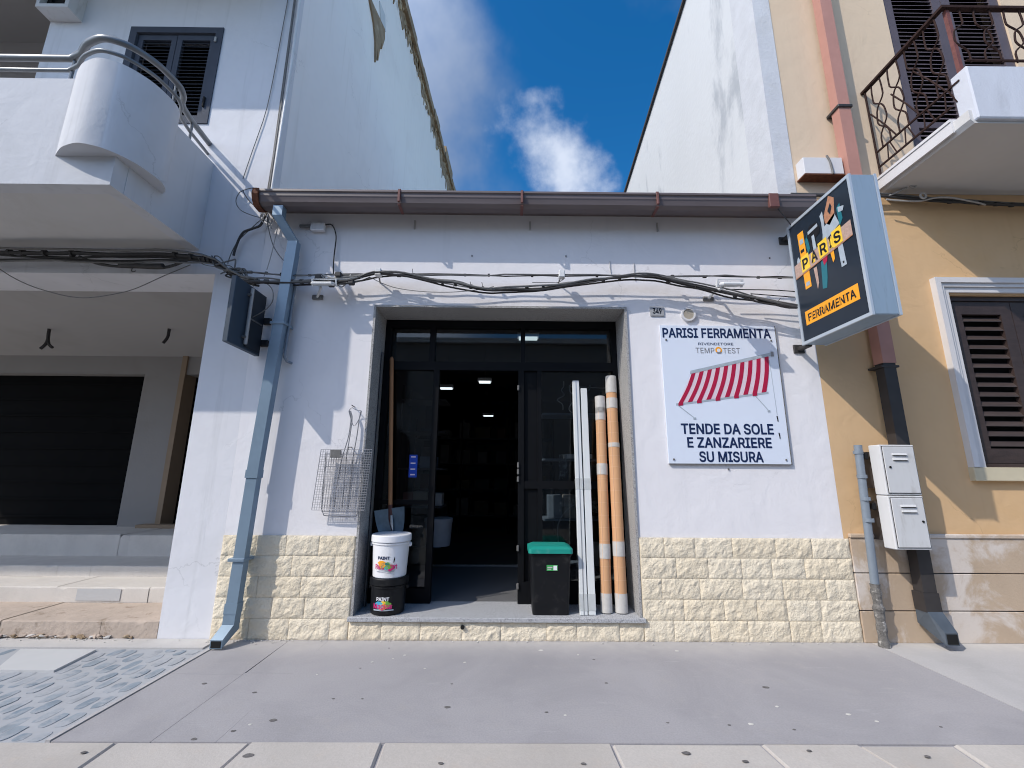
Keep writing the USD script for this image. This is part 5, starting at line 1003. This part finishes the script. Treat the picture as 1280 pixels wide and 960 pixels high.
# ground floor window trim, stepped
def ring(x0, x1, z0, z1, w, y0, y1):
    return cat([B(x0, x0+w, y0, y1, z0, z1), B(x1-w, x1, y0, y1, z0, z1), B(x0+w, x1-w, y0, y1, z1-w, z1)])
part(yh, 'window_trim', ring(UX0-.135, UX1+.135, UZ0, UZ1+.155, .05, -.055, .0), 'trim_white'); part(yh, 'window_trim', ring(UX0-.084, UX1+.084, UZ0, UZ1+.104, .035, -.038, .0), 'trim_white'); part(yh, 'window_trim', ring(UX0-.048, UX1+.048, UZ0, UZ1+.068, .05, -.022, .06), 'trim_white')
part(yh, 'window_sill', B(UX0-.14, UX1+.14, -.05, .1, UZ0-.115, UZ0-.001, .004), 'sill')
part(yh, 'window_back', B(UX0, UX1, .24, .28, UZ0, UZ1), 'black')
part(yh, 'window_frame', cat([ring(UX0, UX1, UZ0, UZ1, .045, .03, .13), B(UX0+.045, UX1-.045, .03, .13, UZ0, UZ0+.035)]), 'shutter_brown')
xm = (UX0+UX1)/2
for a, b in ((UX0+.048, xm-.003), (xm+.003, UX1-.048)): shutter(yh, a, b, UZ0+.04, UZ1-.05, .045, 14, 'shutter_brown', 'slat_brown', .105, .24)
# balcony
BX, BY = 3.665, -.885
part(yh, 'balcony_slab', trimesh.convex.convex_hull(np.array([(BX+dx, y, z) for dx, z in ((.0, 4.10), (.03, 4.065), (0, 4.185)) for y in (BY, -.001)]+[(9, y, z) for y in (BY, -.001) for z in (4.065, 4.185)])), 'soffit')
part(yh, 'slab_edge', cat([B(BX-.018, BX-.001, BY+.12, -.001, 4.085, 4.186), B(BX-.026, BX+.10, BY+.12, -.001, 4.187, 4.212)]), 'trim_white')
part(yh, 'balcony_front', B(BX+.03, 9, BY-.035, BY+.10, 4.085, 4.585, .010), 'balc_white')
part(yh, 'balcony_door_back', B(DX0, DX1, .20, .24, 4.2, DZ1), 'black')
xm = (DX0+DX1)/2
for a, b in ((DX0+.005, xm-.003), (xm+.003, DX1-.005)): shutter(yh, a, b, 4.21, DZ1, .02, 46, 'shutter_violet', 'slat_violet', .10, rails=((4.86, 4.93),))
br = thing('balcony_railing', 'dark wrought iron railing with bent bars round the right balcony', 'railing', (4.2, -.5, 4.2))
RZ = 5.25; XR_, YR_ = BX+.03, BY+.03
part(br, 'top_rail', cat([B(XR_-.02, XR_+.02, YR_-.02, 0, RZ-.012, RZ+.012), B(XR_+.02, 9, YR_-.02, YR_+.02, RZ-.012, RZ+.012)]), 'rail')
part(br, 'low_rail', cat([B(XR_-.008, XR_+.008, YR_, -.03, 4.50, 4.514), B(XR_+.1, 9, YR_-.008, YR_+.008, 4.70, 4.714)]), 'rail'); part(br, 'low_rail', B(XR_-.008, XR_+.008, YR_+.1, -.03, 4.335, 4.349), 'rail')
part(br, 'post', T([(XR_, -.03, 4.21), (XR_, -.03, RZ)], .010, 6), 'rail'); part(br, 'post', B(XR_+.03, XR_+.06, YR_-.0, YR_+.03, 4.58, RZ-.013), 'rail_red')
def bent(base, d, n):       # bent bar: straight foot, belly, straight top
    z = [4.50, 4.62, 4.80, 4.92, 5.05, 5.24]; o = [0, 0, .10, .085, -.01, 0]
    return [(base[0]+d[0]*k*n, base[1]+d[1]*k*n, zz) for zz, k in zip(z, o)]
for i in range(8):
    yy = -.11-.095*i; sgn = 1 if i % 2 else -1
    part(br, 'bent_bar', T(smooth_path(bent((XR_, yy), (0, 1), sgn), 4), .0075, 5), 'rail')
    part(br, 'zigzag_bar', T([(XR_, yy-.03, 4.342), (XR_, yy+(.02 if i % 2 else -.05), 4.507)], .006, 5), 'rail')
for i in range(3): part(br, 'scroll_bar', T([(XR_, -.05-.24*i, 4.50+.45), (XR_, -.17-.24*i, 4.72), (XR_, -.26-.24*i, 4.52)], .0075, 5), 'rail')
for i in range(16):
    xx = XR_+.14+.13*i; sgn = 1 if i % 2 else -1; b = bent((xx, YR_), (1, 0), sgn); b = [(x, y, z+.19*(1-(z-4.5)/.74)) for x, y, z in b]
    part(br, 'bent_bar', T(smooth_path(b, 4), .0075, 5), 'rail')
wb = thing('white_wall_box', 'long white box with a dark strap on the wall above the projecting sign', 'wall box', (3.08, -.05, 4.2))
part(wb, 'box', B(2.875, 3.265, -.11, .003, 4.20, 4.385, .005), 'trim_white'); part(wb, 'base_strip', B(2.87, 3.268, -.115, .003, 4.185, 4.1985), 'rust'); part(wb, 'strap', T(smooth_path([(3.11, -.115, 4.40), (3.13, -.122, 4.33), (3.14, -.122, 4.19)], 3), .009, 6), 'cable_grey')
rc = thing('cable_run', 'cables and porcelain rings under the right balcony on the yellow wall', 'cables', (4.2, -.06, 3.95))
rpts = [(2.75, -.06, 3.99), (3.619, -.06, 3.995), (3.932, -.06, 3.975), (4.239, -.06, 3.945), (4.629, -.06, 3.925), (5.017, -.06, 3.905), (8.5, -.06, 3.85)]
for i, (dy, dz, r, m) in enumerate([(0, 0, .014, 'cable'), (-.02, -.02, .010, 'cable'), (.0, .022, .009, 'cable_grey')]): part(rc, 'cable', T(wob(sh_(rpts, dy, dz), .008, 70+i), r, 6), m)
part(rc, 'cable', T(wob([(3.64, -.10, 3.93), (3.9, -.12, 3.90), (4.12, -.12, 3.94), (4.45, -.1, 3.92), (4.62, -.08, 3.90)], .006, 77), .008, 6), 'cable_pale')
part(rc, 'hook', T([(3.69, -.06, 3.99), (3.86, -.10, 4.06)], .008, 6), 'cable_pale')
for x, y, z in ((3.90, -.12, 4.075), (3.96, -.14, 3.945)): part(rc, 'ring', remap(trimesh.creation.torus(.026, .010), (1, 0, 0), (0, 0, 1), (0, -1, 0), (x, y, z)), 'cable_pale', smooth=True)
for x in (4.3, 4.6, 4.75, 4.9): c = along(rpts, x); part(rc, 'cable_tie', T([c-[.015, 0, 0], c+[.015, 0, 0]], .022, 8), 'cable')
